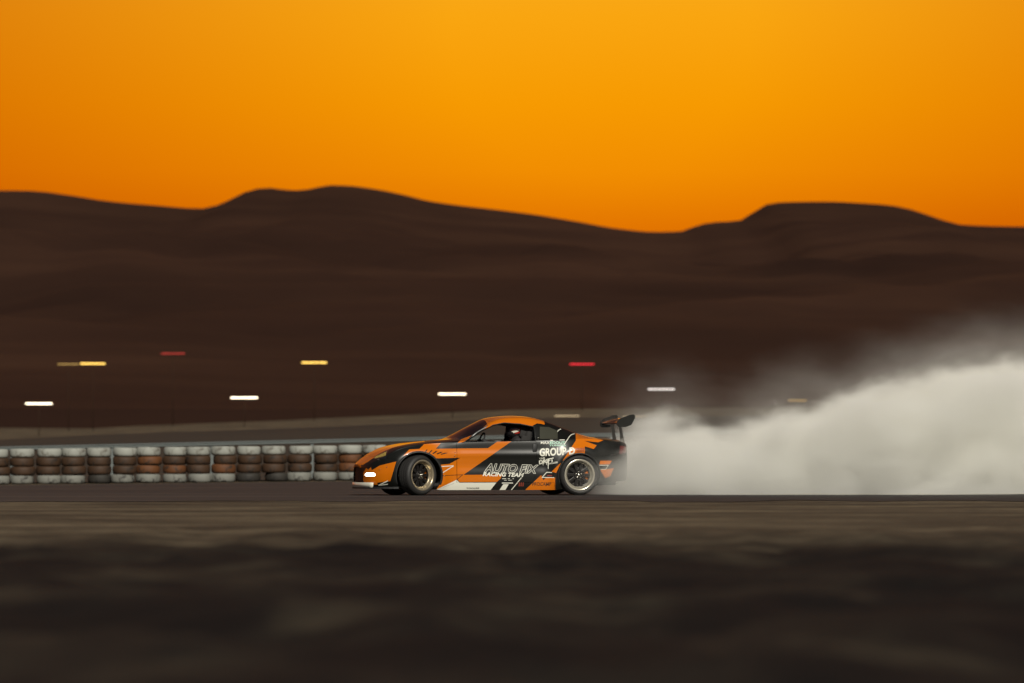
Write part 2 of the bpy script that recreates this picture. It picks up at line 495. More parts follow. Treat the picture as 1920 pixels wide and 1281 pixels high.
bm.faces.new(rings[0]); bm.faces.new(rings[-1][::-1])
sharp(bm_obj('rail', bm, M_galv, gr))
for i in range(21):
    x = -29 + 2.9 * i
    z0 = ground_z(x, 165.1) - 0.05
    bm = bmesh.new()
    zt = rail_z(x) - 0.02
    box(bm, (x, 0.075, (z0 + zt) / 2), (0.10, 0.12, zt - z0), bevel=0.008)
    bm_obj('post', bm, M_galv, gr, smooth=False)

# ---------------------------------------------------------------- lamps beyond the track
M_pole = mat('rusty_pole', (0.030, 0.017, 0.010), 0.8, spec=0.1)
def lit(name, c, s): return mat(name, (0.02, 0.02, 0.02), 0.4, emit=c, estr=s, spec=0.1)
L_w = lit('warm_white_lamp', (1.0, 0.86, 0.62), 6.5)
L_d = lit('dim_tan_lamp', (0.95, 0.72, 0.42), 0.9)
L_y = lit('yellow_lamp', (1.0, 0.62, 0.12), 3.2)
L_yd = lit('dim_yellow_lamp', (0.9, 0.55, 0.15), 0.75)
L_r = lit('red_lamp', (1.0, 0.02, 0.04), 1.4)
L_rd = lit('dim_red_lamp', (0.8, 0.05, 0.035), 0.75)
def lamp(name, px, py, wpx, Y, lm, label, group, hh=0.065):  # point lamps widened into bars that take the shape of their light streaks
    k = Y / 10667.0
    x = (px - 960) * k; z = 0.57 + (863 - py) * k; w = wpx * k
    z0 = ground_z(x, Y)
    t = tag(empty(name, (x, Y, z0)), label, 'lamp', group)
    h = z - z0
    bm = bmesh.new()
    tube(bm, [(0, 0.18, -0.1), (0, 0.18, h * 0.5), (0, 0.18, h)], [0.035, 0.028, 0.022], 10)
    bm_obj('pole', bm, M_pole, t)
    bm = bmesh.new(); box(bm, (0, 0.10, h), (w * 0.5, 0.08, 0.04), bevel=0.01)
    bm_obj('crossarm', bm, M_pole, t, False)
    bm = bmesh.new(); box(bm, (0, 0.03, h), (w + 0.03, 0.10, hh + 0.025), bevel=0.012)
    hs = bm_obj('lamp_housing', bm, M_pole, t, False)
    bm = bmesh.new(); box(bm, (0, -0.03, h), (w, 0.03, hh), bevel=0.008)
    bm_obj('lens', bm, lm, hs, False)
g1 = 'white floodlights along the bank'
lamp('floodlight', 73, 757, 50, 400, L_w, 'bright warm white streak-shaped floodlight on a low pole by the bank', g1)
lamp('floodlight', 458, 746, 50, 400, L_w, 'bright warm white streak-shaped floodlight on a low pole by the bank', g1)
lamp('floodlight', 848, 739, 51, 400, L_w, 'bright warm white streak-shaped floodlight on a low pole by the bank', g1)
lamp('floodlight', 1240, 730, 50, 400, lit('greyed_white_lamp', (0.9, 0.82, 0.76), 2.4), 'greyish white streak-shaped floodlight above the race car wing', g1)
lamp('floodlight', 174, 682, 46, 450, L_y, 'bright yellow streak-shaped lamp on a tall mast beside a dimmer one', 'yellow lamps before the hills', 0.085)
lamp('floodlight', 128, 683, 40, 460, L_yd, 'dim yellow streak-shaped lamp on a tall mast beside a brighter one', 'yellow lamps before the hills', 0.075)
lamp('floodlight', 589, 680, 47, 450, L_y, 'bright yellow streak-shaped lamp standing alone on a tall mast', 'yellow lamps before the hills', 0.085)
lamp('floodlight', 1495, 751, 34, 450, L_yd, 'dim amber streak-shaped lamp at the upper edge of the smoke', 'yellow lamps before the hills', 0.075)
lamp('warning_light', 324, 663, 44, 460, L_rd, 'faint dark red streak-shaped warning light on a tall mast', 'red lights before the hills', 0.085)
lamp('warning_light', 1091, 683, 46, 450, L_r, 'bright red streak-shaped warning light on a tall mast above the race car tail', 'red lights before the hills', 0.09)
lamp('floodlight', 1063, 780, 46, 330, L_d, 'dim tan streak-shaped lamp low over the bank beyond the hatch glass', 'dim lamps low over the bank', 0.05)
lamp('floodlight', 1190, 782, 44, 330, L_d, 'dim tan streak-shaped lamp low over the bank beyond the rear wing', 'dim lamps low over the bank', 0.05)

# ================================================================ THE RACE CAR
TH = R(14.0)
CT, ST = math.cos(TH), math.sin(TH)
CAR_LOC = Vector((-0.426, 92.3, ground_z(0, 92) + 0.007))
car = tag(empty('race_car', CAR_LOC, TH), 'orange and black drift race car with white skirt and tall rear wing', 'race car')
U0 = 2.15                                    # local x = distance from the nose - U0
SCL = 10667.0 / 91.5
# side elevation measured on the photograph: (px, py) -> point in car space on a plane square to the photograph's view
CX = R(0)
O_loc = Vector((-(CAR_LOC.x) * CT, (CAR_LOC.x) * ST, 0))
VIEW = Vector((ST, CT, 0))                   # the elevation's direction in car space
def E(px, py):
    X = (px - 960) / SCL
    z = 0.57 - (py - 863) / SCL - 0.007
    return O_loc + Vector((CT, -ST, 0)) * X + Vector((0, 0, z)) 

W = pchip([(0, .0), (.012, .22), (.035, .37), (.07, .50), (.12, .61), (.2, .715), (.32, .81), (.5, .875), (.83, .905), (1.2, .89), (1.55, .868), (2.2, .865), (2.8, .88), (3.15, .915),
           (3.48, .935), (3.85, .915), (4.03, .87), (4.16, .79), (4.25, .66), (4.295, .48), (4.312, .25), (4.315, .0)])
ZB = pchip([(0, .15), (.5, .13), (.83, .13), (1.25, .082), (3.05, .082), (3.5, .15), (3.9, .20), (4.315, .24)])
ZT = pchip([(0, .50), (.04, .52), (.1, .557), (.19, .615), (.32, .694), (.54, .780), (.85, .842), (1.11, .872), (1.40, .898), (1.48, .912), (1.60, .972), (1.8, 1.08), (2.0, 1.18), (2.10, 1.226),
            (2.22, 1.256), (2.4, 1.276), (2.56, 1.283), (2.75, 1.274), (2.9, 1.25), (3.05, 1.208), (3.36, 1.096), (3.62, .995), (3.8, .948), (3.95, .928), (4.2, .900), (4.29, .880), (4.315, .80)])
ZS = pchip([(0, .45), (.04, .465), (.1, .495), (.2, .555), (.35, .645), (.55, .745), (.83, .800), (1.1, .825), (1.4, .845), (1.57, .862), (2, .878), (2.8, .888), (3.2, .90), (3.5, .905), (3.8, .89), (4.1, .855), (4.25, .82), (4.315, .74)])
FS = pchip([(0, .94), (.3, .93), (.83, .91), (1.3, .94), (1.6, .955), (2.8, .955), (3.2, .93), (3.5, .90), (4.0, .90), (4.315, .92)])
FR = pchip([(0, .60), (1.30, .64), (1.46, .80), (1.56, .845), (1.8, .79), (2.1, .715), (2.5, .69), (3.0, .685), (3.4, .70), (3.8, .68), (4.315, .6)])
ZR = pchip([(0, -1), (1.30, -1), (1.46, -0.75), (1.57, .06), (1.8, .33), (2.1, .77), (2.3, .85), (2.6, .86), (2.9, .83), (3.2, .78), (3.6, .68), (3.8, .6), (4.315, .5)])
WHEELS = ((0.83, 0.318), (3.48, 0.322))
def section(u):
    w = W(u); zb, zt, zs = ZB(u), ZT(u), ZS(u)
    ws = w * FS(u)
    yr = ws * FR(u)
    f = ZR(u)
    if f < 0:                                  # bonnet: gentle crown
        zr_h = zs + 0.02 + (zt - zs - 0.02) * 0.80
        zr_g = zs + 0.02 + (zt - zs - 0.02) * 0.10
        k = sstep(1.30, 1.56, u)
        zr = zr_h * (1 - k) + zr_g * k
    else:
        zr = zs + (zt - zs) * max(f, 0.12)
    h = zs - zb
    tk = .075 - .045 * sstep(1.0, 1.3, u) * (1 - sstep(3.0, 3.3, u))
    P = [(w - tk, zb), (w - tk * .35, zb + .10 * h / .7), (w - .004, zb + .38 * h), (w - .004, zb + .56 * h), (w - .018, zb + .80 * h), (ws + .004, zs - .012), (ws - .040, zs + .016),
         (yr, zr), (yr * .62, zr + (zt - zr) * .62), (yr * .28, zr + (zt - zr) * .93), (0.0, zt)]
    return [(max(y, 0.0), z) for y, z in P]
def crom(P, n=6):
    out = []
    Q = [P[0]] + P + [(-P[-2][0], P[-2][1])]
    for i in range(1, len(Q) - 2):
        p0, p1, p2, p3 = Q[i - 1], Q[i], Q[i + 1], Q[i + 2]
        for k in range(n):
            t = k / n
            out.append(tuple(0.5 * (2 * p1[a] + (p2[a] - p0[a]) * t + (2 * p0[a] - 5 * p1[a] + 4 * p2[a] - p3[a]) * t * t + (3 * p1[a] - p0[a] - 3 * p2[a] + p3[a]) * t ** 3) for a in (0, 1)))
    out.append(P[-1])
    return out
us = [0.14 * (k / 16) ** 2 for k in range(16)] + list(np.arange(.14, 4.12, .02)) + [4.315 - .195 * (1 - k / 16) ** 2 for k in range(17)]
bm = bmesh.new()
part = bm.faces.layers.int.new('part')
selL = bm.faces.layers.int.new('sel')
hitL = bm.faces.layers.int.new('hit')
rows = []
for u in us:
    row = []
    for (y, z) in crom(section(u)):
        yy = max(y, 0.0)
        if yy > 0.3:
            for (wu, wz) in WHEELS:
                d = math.hypot(u - wu, z - wz)
                fl = .030 * math.exp(-((d - .40) / .085) ** 2) * (1 if z < .80 else max(0, 1 - (z - .80) / .06))
                yy += fl
            # door: hollow under a soft crease, sill tuck
            if 1.25 < u < 3.1:
                k = sstep(1.25, 1.5, u) * (1 - sstep(2.85, 3.1, u))
                yy += k * (.017 * math.exp(-((z - .655) / .04) ** 2) - .020 * math.exp(-((z - .47) / .09) ** 2))
        row.append(bm.verts.new(((u if u < 3.9 else 3.9 + (u - 3.9) * 1.25) - U0, -yy, z)))
    rows.append(row)
for a, b in zip(rows, rows[1:]):
    for k in range(len(a) - 1):
        bm.faces.new((a[k], a[k + 1], b[k + 1], b[k]))
bmesh.ops.remove_doubles(bm, verts=bm.verts, dist=1e-5)
bmesh.ops.recalc_face_normals(bm, faces=bm.faces)
bm.normal_update()
if sum(f.normal.y * f.calc_area() for f in bm.faces) > 0:
    bmesh.ops.reverse_faces(bm, faces=bm.faces)
bm.normal_update()

# the uncut surface and its normals, so that cut outlines leave no trace in the shading
from mathutils.interpolate import poly_3d_calc
bm.verts.index_update()
ORG_CO = [v.co.copy() for v in bm.verts]
ORG_NO = []
for v in bm.verts:
    n_ = v.normal.copy()
    if abs(v.co.y) < 1e-4:
        n_.y = 0
    ORG_NO.append(n_.normalized())
ORG_F = [[v.index for v in f.verts] for f in bm.faces]
ORG_BVH = BVHTree.FromPolygons(ORG_CO, ORG_F)
def surface_normal(co):
    s_ = -1 if co.y > 0 else 1
    q_ = Vector((co.x, co.y * s_, co.z))
    loc, _, idx, _ = ORG_BVH.find_nearest(q_)
    ids = ORG_F[idx]
    w_ = poly_3d_calc([ORG_CO[i] for i in ids], loc)
    n_ = sum((ORG_NO[i] * k for i, k in zip(ids, w_)), Vector()).normalized()
    return Vector((n_.x, n_.y * s_, n_.z))

def cut(pts, d, pred):
    """cut an outline, extruded along d, into the shell; returns the faces inside it"""
    d = d.normalized()
    res = []
    ref = pts[0]
    ax = (pts[1] - pts[0]); ax = (ax - d * ax.dot(d)).normalized(); ay = d.cross(ax)
    p2 = [((p - ref).dot(ax), (p - ref).dot(ay)) for p in pts]
    lo = (min(p[0] for p in p2) - .06, min(p[1] for p in p2) - .06); hi = (max(p[0] for p in p2) + .06, max(p[1] for p in p2) + .06)
    for tri in tessellate_polygon([[Vector((a, b, 0)) for a, b in p2]]):
        T = [p2[i] for i in tri]
        area = (T[1][0] - T[0][0]) * (T[2][1] - T[0][1]) - (T[2][0] - T[0][0]) * (T[1][1] - T[0][1])
        if abs(area) < 1e-9: continue
        if area < 0: T = T[::-1]
        fs = []
        for f in bm.faces:
            if not f.is_valid: continue
            c = f.calc_center_median() - ref
            a, b = c.dot(ax), c.dot(ay)
            if lo[0] < a < hi[0] and lo[1] < b < hi[1] and pred(f): fs.append(f)
        for k in range(3):
            A, B = T[k], T[(k + 1) % 3]
            e = (B[0] - A[0], B[1] - A[1])
            no2 = (e[1], -e[0])
            l = math.hypot(*no2)
            no = (ax * (no2[0] / l) + ay * (no2[1] / l))
            co = ref + ax * A[0] + ay * A[1]
            geom = set(fs)
            for f in fs:
                geom.update(f.edges); geom.update(f.verts)
            for f in fs: f[selL] = 1
            bmesh.ops.bisect_plane(bm, geom=list(geom), dist=1e-5, plane_co=co, plane_no=no)
            cand = [f for f in bm.faces if f[selL] == 1]
            fs = [f for f in cand if (f.calc_center_median() - co).dot(no) < 0]
            for f in cand: f[selL] = 0
        for f in fs: f[hitL] = 1
        bm.normal_update()
    res = [f for f in bm.faces if f[hitL] == 1]
    for f in res: f[hitL] = 0
    return res

near = lambda f: f.normal.dot(VIEW) < 0.02
side = lambda f: f.normal.y < -0.25
upf = lambda f: f.normal.z > 0.25
def paint(px, idx, pred=near):
    for f in cut([E(*p) for p in px], VIEW, pred): f.material_index = idx
def paint_top(uy, idx, pred=upf):
    for f in cut([Vector((u - U0, y, 0)) for u, y in uy], Vector((0, 0, 1)), pred): f.material_index = idx
def line(px, wd, idx):
    for (a, b) in zip(px, px[1:]):
        dx, dy = b[0] - a[0], b[1] - a[1]
        l = math.hypot(dx, dy); nx, ny = -dy / l * wd / 2, dx / l * wd / 2
        paint([(a[0] + nx, a[1] + ny), (b[0] + nx, b[1] + ny), (b[0] - nx, b[1] - ny), (a[0] - nx, a[1] - ny)], idx)
BK, OR, WH, GL = 0, 1, 2, 3
below = lambda f: near(f) and f.calc_center_median().z < 0.885 and f.normal.z < 0.8
# bonnet and roof, printed from above
paint_top([(0.0, 0.02), (0.0, -.28), (.10, -.40), (.26, -.47), (.62, -.49), (1.02, -.50), (1.12, .02)], OR, lambda f: f.normal.z > 0.45)
paint_top([(1.22, .02), (1.22, -.30), (1.50, -.42), (1.50, .02)], OR, upf)
paint_top([(2.06, .02), (2.05, -.62), (2.98, -.62), (3.04, .02)], OR, upf)
# roof side and pillar down to the drip line
paint([(858, 831), (869, 829.5), (905, 806), (925, 797), (945, 793), (975, 795), (998, 798.5), (1012, 791), (1005, 776), (930, 774), (900, 784)], OR)
# front wing, door and sill
paint([(787, 842), (915, 840.5), (937, 825), (963, 825), (869, 890.5), (858, 899), (815, 919.5), (816, 880), (819, 872), (843, 870), (863.5, 858.5), (804, 860)], OR, below)
paint([(757, 855), (768, 843), (787, 842), (796, 832.7), (827, 831), (818, 841.4), (806, 861), (790, 856), (775, 851)], OR, below)
paint([(858, 899), (869, 890.5), (941, 890), (939, 897), (931.5, 904), (862, 904.2)], OR, below)
paint([(812, 921), (857, 899.5), (862, 904.6), (931.5, 904), (918, 921)], WH, below)
line([(820, 892.3), (868, 890.3), (857, 899.3), (862, 904.6), (931, 904.2)], 1.0, BK)
line([(821, 892.5), (851, 873.5), (821, 875.3)], 1.5, WH)
for k in range(5):
    x = 796 + k * 7.5
    paint([(x, 849 + k * .6), (x + 5.0 + k * 1.2, 842.5 + k * 1.6), (x + 6.2 + k * 2.0, 843.0 + k * 1.6), (x + 2.4, 850.5 + k * .6)], BK)
# rear half of the flank
paint([(943.7, 908), (954, 908), (946.5, 920.5), (935.5, 920.5)], WH, below)
line([(977.8, 895.6), (957.5, 920.5)], 1.5, WH)
paint([(986, 917.5), (1014.7, 891), (1016.5, 895.8), (1018.9, 900.4), (1023.6, 896.2), (1041, 895.5), (1041, 921), (984, 921)], OR, below)
line([(1016.5, 895.5), (1025, 885.7), (1035, 886.2)], 1.5, WH)
line([(1016.0, 895.4), (1039, 895.6)], 1.5, WH)
paint([(1034.3, 884.5), (1048, 871), (1052, 868), (1043, 887)], OR, below)
paint([(1080, 812), (1098, 816), (1132, 825.5), (1122, 829.5), (1096, 826.5), (1119.5, 835), (1113.7, 842), (1097, 837), (1097, 849), (1097, 856), (1055, 864), (1072, 838), (1080, 826)], OR)
line([(1044, 811.7), (1047.5, 806.5), (1052.5, 804)], 1.5, WH)
line([(1058, 833.5), (1068, 818.5), (1072.5, 814.5), (1078, 813)], 1.5, WH)
paint([(1126, 864), (1148, 864), (1144, 871), (1124, 871)], OR)
paint([(1126, 881.5), (1152, 878), (1145, 893), (1135.6, 897)], OR)
line([(1124, 872.5), (1141.5, 872.5), (1136, 880.3), (1126, 880.3)], 1.2, WH)
# nose
paint([(664, 873), (684, 857), (716, 841), (727, 839), (730, 843), (722, 846), (700, 853), (688, 861), (676, 873.5)], OR)
paint([(697.7, 882), (713, 873), (744, 865.5), (738, 886), (733, 902), (708.5, 905), (704, 892)], OR)
paint([(680, 890), (687, 877.5), (691, 881), (696, 876), (698, 882), (706, 886), (709, 909), (684, 909), (681, 899)], OR)
line([(675.5, 874.5), (677, 883.5)], 2.2, OR)
line([(710.5, 910), (728.5, 901.5)], 1.7, WH)
line([(711, 910), (728.5, 907.8)], 1.7, WH)
# ---- panels
PARTS = {}
def panel(name, faces, mirrored):
    i = len(PARTS) + 1
    PARTS[i] = (name, mirrored)
    for f in faces: f[part] = i
def kill(faces):
    bmesh.ops.delete(bm, geom=[f for f in faces if f.is_valid], context='FACES')
SD = Vector((0, 1, 0))
sidef = lambda f: f.calc_center_median().y < -.45
for (wu, wz), r in zip(WHEELS, (.368, .346)):
    kill(cut([Vector((wu - U0 + r * math.cos(a), 0, wz + r * math.sin(a))) for a in [2 * math.pi * k / 40 for k in range(40)]], SD, sidef))
box_poly = lambda a: [Vector((u - U0, 0, z)) for u, z in a]
top_poly = lambda a: [Vector((u - U0, y, 0)) for u, y in a]
ws = cut(top_poly([(1.475, .02), (1.485, -.30), (1.515, -.50), (1.55, -.60), (2.045, -.525), (2.075, -.30), (2.085, .02)]), Vector((0, 0, 1)), lambda f: f.normal.z > .2 and f.calc_center_median().z > .88)
panel('windscreen', ws, False)
for f in ws: f.material_index = GL
win = cut([E(*p) for p in [(872, 829), (905, 806.6), (925, 797.8), (945, 794), (975, 796), (1000.5, 801), (1003, 827)]], VIEW, lambda f: near(f) and f.calc_center_median().y < -.45 and f.calc_center_median().z > .85)
WIN_EDGE = None
kill(win)
qw = cut([E(*p) for p in [(1012, 799.5), (1030, 800.5), (1045.5, 807.5), (1046.5, 823.5), (1012, 823.5)]], VIEW, lambda f: near(f) and f.calc_center_median().y < -.4 and f.calc_center_median().z > .85)
panel('quarter_window', qw, True)
for f in qw: f.material_index = 4
hg = cut(top_poly([(3.10, .02), (3.10, -.44), (3.18, -.50), (3.64, -.50), (3.70, -.40), (3.72, .02)]), Vector((0, 0, 1)), lambda f: f.normal.z > .3)
panel('hatch_glass', hg, False)
for f in hg: f.material_index = 5
panel('bonnet', cut(top_poly([(.235, .02), (.245, -.30), (.36, -.56), (.62, -.635), (1.30, -.66), (1.455, -.60), (1.462, .02)]), Vector((0, 0, 1)), lambda f: f.normal.z > .35), False)
panel('roof_panel', cut(top_poly([(2.11, .02), (2.10, -.535), (3.03, -.545), (3.05, .02)]), Vector((0, 0, 1)), lambda f: f.normal.z > .45), False)
low = lambda f: f.calc_center_median().z < .90 and sidef(f) and near(f)
panel('door', cut([E(*p) for p in [(856.5, 831), (857.5, 880), (858.5, 904.5), (1000, 904.5), (1005.5, 882), (1006.5, 827.5), (940, 826)]], VIEW, low), True)
panel('side_skirt', cut([E(*p) for p in [(812, 925), (812, 920.5), (856.5, 904.9), (1040, 905.2), (1040, 925)]], VIEW, low), True)
hl = cut([E(*p) for p in [(699, 860.5), (707, 853.5), (722, 845.5), (730, 842.5), (727.5, 849), (725.5, 860.5)]], VIEW, near)
panel('headlight', hl, True)
for f in hl: f.material_index = 5
fl = cut([E(*p) for p in [(685, 888.3), (688, 886.4), (702, 886.4), (704.5, 888), (705, 891.5), (702.5, 893.3), (687, 893.3), (684.5, 891.5)]], VIEW, near)
panel('daytime_lamp', fl, True)
for f in fl: f.material_index = 7
gf = cut([Vector((0, y, z)) for y, z in [(.02, .22), (-.33, .22), (-.38, .30), (-.30, .44), (.02, .46)]], Vector((1, 0, 0)), lambda f: f.calc_center_median().x < .1 - U0 and f[part] == 0)
panel('grille', gf, False)
for f in gf: f.material_index = 8
free = lambda f: f[part] == 0
panel('front_bumper', cut(box_poly([(-.05, .05), (.62, .05), (.62, .52), (.30, .615), (.16, .625), (-.05, .60)]), SD, lambda f: free(f)), False)
panel('front_wing', cut(box_poly([(.18, .10), (1.46, .10), (1.46, .87), (.60, .85), (.18, .70)]), SD, lambda f: free(f) and near(f)), True)
panel('rear_bumper', cut(box_poly([(3.70, .05), (4.6, .05), (4.6, .64), (4.12, .66), (3.70, .60)]), SD, lambda f: free(f)), False)
tl = cut(box_poly([(4.17, .66), (4.33, .68), (4.36, .78), (4.20, .80)]), SD, lambda f: free(f) and f.normal.y < -.1)
panel('tail_lamp', tl, True)
for f in tl: f.material_index = 9
PARTS[0] = ('body_shell', False)

M_grille = mat('grille_black', (0.008, 0.008, 0.009), 0.6)
CARM = [M_black, M_orange, M_white, M_glass, M_lexan, mat('black_hatch_glass', (0.008, 0.008, 0.010), 0.12, coat=1.0), M_amber, M_led, M_grille, mat('tail_lamp_red', (.10, .006, .005), .25, coat=1)]
# surface for placing lettering
bvh = BVHTree.FromBMesh(bm)

def extract(i, mirror, merge):
    nb = bmesh.new()
    vm = {}
    for f in bm.faces:
        if f[part] != i: continue
        vs = []
        for v in f.verts:
            if v not in vm: vm[v] = nb.verts.new(v.co)
            vs.append(vm[v])
        try:
            g = nb.faces.new(vs)
        except ValueError:
            continue
        g.material_index = f.material_index; g.smooth = True
    nb.normal_update()
    if i != 0 or True:                       # shut lines: draw the outline in by a few mm
        mv = {}
        for v in nb.verts:
            if v.is_boundary and abs(v.co.y) > 1e-3:
                c = sum((f.calc_center_median() for f in v.link_faces), Vector()) / max(1, len(v.link_faces)) - v.co
                if c.length > 1e-6: mv[v] = c.normalized() * min(.0028, c.length * .45)
        for v, m in mv.items(): v.co += m
    if merge or mirror:
        M = Matrix.Diagonal((1, -1, 1, 1))
        if merge:
            r = bmesh.ops.duplicate(nb, geom=list(nb.verts) + list(nb.edges) + list(nb.faces))
            vs = [g for g in r['geom'] if isinstance(g, bmesh.types.BMVert)]; fs = [g for g in r['geom'] if isinstance(g, bmesh.types.BMFace)]
            bmesh.ops.transform(nb, matrix=M, verts=vs)
            bmesh.ops.reverse_faces(nb, faces=fs)
            cv = [v for v in nb.verts if abs(v.co.y) < 1e-3]
            bmesh.ops.remove_doubles(nb, verts=cv, dist=2e-3)
        else:
            bmesh.ops.transform(nb, matrix=M, verts=nb.verts)
            bmesh.ops.reverse_faces(nb, faces=nb.faces)
    return nb
CARP = {}
M_hlamp = mat('unlit_lamp', (.10, .09, .08), .15, coat=1)
def emit_part(i, name, mirror, merge):
    nb = extract(i, mirror, merge)
    nb.normal_update()
    vn = {v: surface_normal(v.co) for v in nb.verts}
    skin = set(nb.faces)
    if name != 'windscreen':                 # folded edge, 14 mm deep
        inner = {}
        for e in [e for e in nb.edges if e.is_boundary]:
            q = []
            for v in e.verts:
                if v not in inner: inner[v] = nb.verts.new(v.co - vn[v] * .014)
                q.append(inner[v])
            f = nb.faces.new((e.verts[1], e.verts[0], q[0], q[1]))
            f.material_index = e.link_faces[0].material_index
    nb.normal_update()
    nb.faces.index_update()
    ln = []
    for f in nb.faces:
        f.smooth = True
        for l in f.loops:
            ln.append(vn[l.vert] if f in skin else f.normal.copy())
    me = bpy.data.meshes.new(name)
    nb.to_mesh(me); nb.free()
    for m in CARM: me.materials.append(m)
    me.normals_split_custom_set(ln)
    o = link(name, me, car)
    if name == 'grille': o.location = (.03, 0, 0)
    return o
for i, (name, mirrored) in sorted(PARTS.items()):
    if mirrored:
        CARP[name] = emit_part(i, name, False, False)
        far = emit_part(i, name, True, False)
        if name == 'daytime_lamp':
            for k_ in range(len(far.data.materials)): far.data.materials[k_] = M_hlamp
    else:
        CARP[name] = emit_part(i, name, False, True)
bm.free()

def side_y(u, z):
    h = bvh.ray_cast(Vector((u - U0, -3, z)), Vector((0, 1, 0)))
    return h[0].y if h[0] else -.86

# ---- wheel-arch flares and liners
def flare(wu, wz, r, sgn):
    q = .55 if wu < 2 else .32
    b = bmesh.new()
    n = 44; rings = []
    for k in range(n + 1):
        a = R(-22) + R(224) * k / n
        ca, sa = math.cos(a), math.sin(a)
        ring = []
        for (dr, dy) in ((-.006, .05), (-.010, -.006), (-.002, -.020), (.020, -.016), (.046, .004), (.050, .05)):
            rr = r + (dr * q if dr > 0 else dr * .5)
            dy = dy * q if dy < 0 else dy
            u, z = wu + rr * ca, wz + rr * sa
            if z < .125: z = .125
            y0 = side_y(wu + (r + .045 * q) * ca, max(wz + (r + .045 * q) * sa, .14))
            y = y0 + dy - .004
            ring.append(b.verts.new((u - U0, y * sgn, z)))
        rings.append(ring)
    for p, q in zip(rings, rings[1:]):
        for k in range(5):
            b.faces.new((p[k], p[k + 1], q[k + 1], q[k]))
    return bm_obj('wheel_arch_flare', b, M_trim, car)
def liner(wu, wz, r, sgn):
    b = bmesh.new()
    lathe(b, [(r + .012, -.02), (r + .012, .46), (.05, .46)], seg=36, axis='Y', a0=R(-25), a1=R(205))
    bmesh.ops.transform(b, matrix=Matrix.Translation((wu - U0, -.86, wz)), verts=b.verts)
    if sgn < 0: bmesh.ops.transform(b, matrix=Matrix.Diagonal((1, -1, 1, 1)), verts=b.verts)
    return bm_obj('wheel_liner', b, M_int, car)
for (wu, wz), r in zip(WHEELS, (.368, .346)):
    for sgn in (1, -1):
        flare(wu, wz, r, sgn); liner(wu, wz, r, sgn)

# ---- underbody, splitter, diffuser
b = bmesh.new(); box(b, (2.0 - U0, 0, .165), (2.3, 1.56, .06), bevel=.02); box(b, (2.15 - U0, 0, .20), (3.7, .9, .10), bevel=.03)
bm_obj('floor_pan', b, M_int, car)
def plan_plate(name, us_, extra, z0, z1, m, back, parent=car):
    b = bmesh.new()
    out = [(u, -(W(u) + extra)) for u in us_]
    pts = [(-.020, 0.0)] + [(u - extra * .8, y) for u, y in out] + [(back, out[-1][1]), (back, 0)]
    full = pts + [(u, -y) for u, y in pts[::-1][1:-1]]
    lo = [b.verts.new((u - U0, y, z0)) for u, y in full]; hi = [b.verts.new((u - U0, y, z1)) for u, y in full]
    b.faces.new(lo[::-1]); b.faces.new(hi)
    n = len(full)
    for k in range(n): b.faces.new((lo[k], lo[(k + 1) % n], hi[(k + 1) % n], hi[k]))
    return bm_obj(name, b, m, parent, smooth=False)
plan_plate('front_splitter', [.01, .03, .06, .1, .15, .2, .28, .36, .44], .02, .105, .135, M_trim, .50)
b = bmesh.new()
seg = [.0, .004, .012, .03, .06, .1, .14]
for sgn in (1, -1):
    P = [(u - .012, -sgn * (W(u) + .012)) for u in seg]
    P[0] = (-.016, 0)
    for (u0, y0), (u1, y1) in zip(P, P[1:]):
        q = [b.verts.new(c) for c in ((u0 - U0, y0, .125), (u1 - U0, y1, .125), (u1 - U0 + .006, y1, .205), (u0 - U0 + .006, y0, .205))]
        b.faces.new(q if sgn > 0 else q[::-1])
bmesh.ops.remove_doubles(b, verts=b.verts, dist=1e-4)
o = bm_obj('splitter_lip', b, M_white, car)
s = o.modifiers.new('thickness', 'SOLIDIFY'); s.thickness = .02; s.offset = 0
b = bmesh.new()
for y in (-.45, -.15, .15, .45):
    box(b, (4.06 - U0, y, .21), (.30, .02, .10))
box(b, (4.02 - U0, 0, .27), (.40, 1.2, .02))
bm_obj('rear_diffuser', b, M_trim, car, smooth=False)
# ---- headlight innards: amber reflector ribs under a clear cover
for sgn in (1, -1):
    hb = bmesh.new()
    for k in range(9):
        px = 704 + 2.4 * k
        top = 857.5 - (px - 702) * .50
        h = bvh.ray_cast(E(px, (top + 860) / 2) - VIEW * 4, VIEW)
        if not h[0]: continue
        a = h[0] - VIEW * .006
        if sgn < 0: a = a + Vector((.03, 0, -.035))
        hz = (860 - top) / SCL
        box(hb, (a.x, a.y * sgn, a.z), (.013, .012, hz), rot=Matrix.Rotation(sgn * R(-25), 3, 'Z') @ Matrix.Rotation(R(14), 3, 'Y'))
    bm_obj('reflector_rib', hb, M_amber, car, smooth=False)
# window trim round the door opening
b = bmesh.new()
loop = [(866, 830.5), (872, 828.2), (888, 817), (905, 805.4), (925, 796.6), (945, 792.7), (975, 794.7), (1001.5, 800), (1004, 811), (1004, 827.5)]
pts = []
for p in loop:
    h = bvh.ray_cast(E(*p) - VIEW * 4, VIEW)
    if h[0]: pts.append(h[0] - VIEW * .003)
b2 = bmesh.new()
tube(b, pts, .0065, 6)
tube(b2, [Vector((p.x, -p.y, p.z)) for p in pts], .0065, 6)
bm_obj('window_trim', b, M_trim, car); bm_obj('window_trim', b2, M_trim, car)
# door handle recess
b = bmesh.new()
h = bvh.ray_cast(E(1003, 842) - VIEW * 4, VIEW)
box(b, h[0] - VIEW * .002, (.075, .018, .17), rot=Matrix.Rotation(R(4), 3, 'Y'), bevel=.008)
bm_obj('door_handle', b, M_trim, CARP['door'])

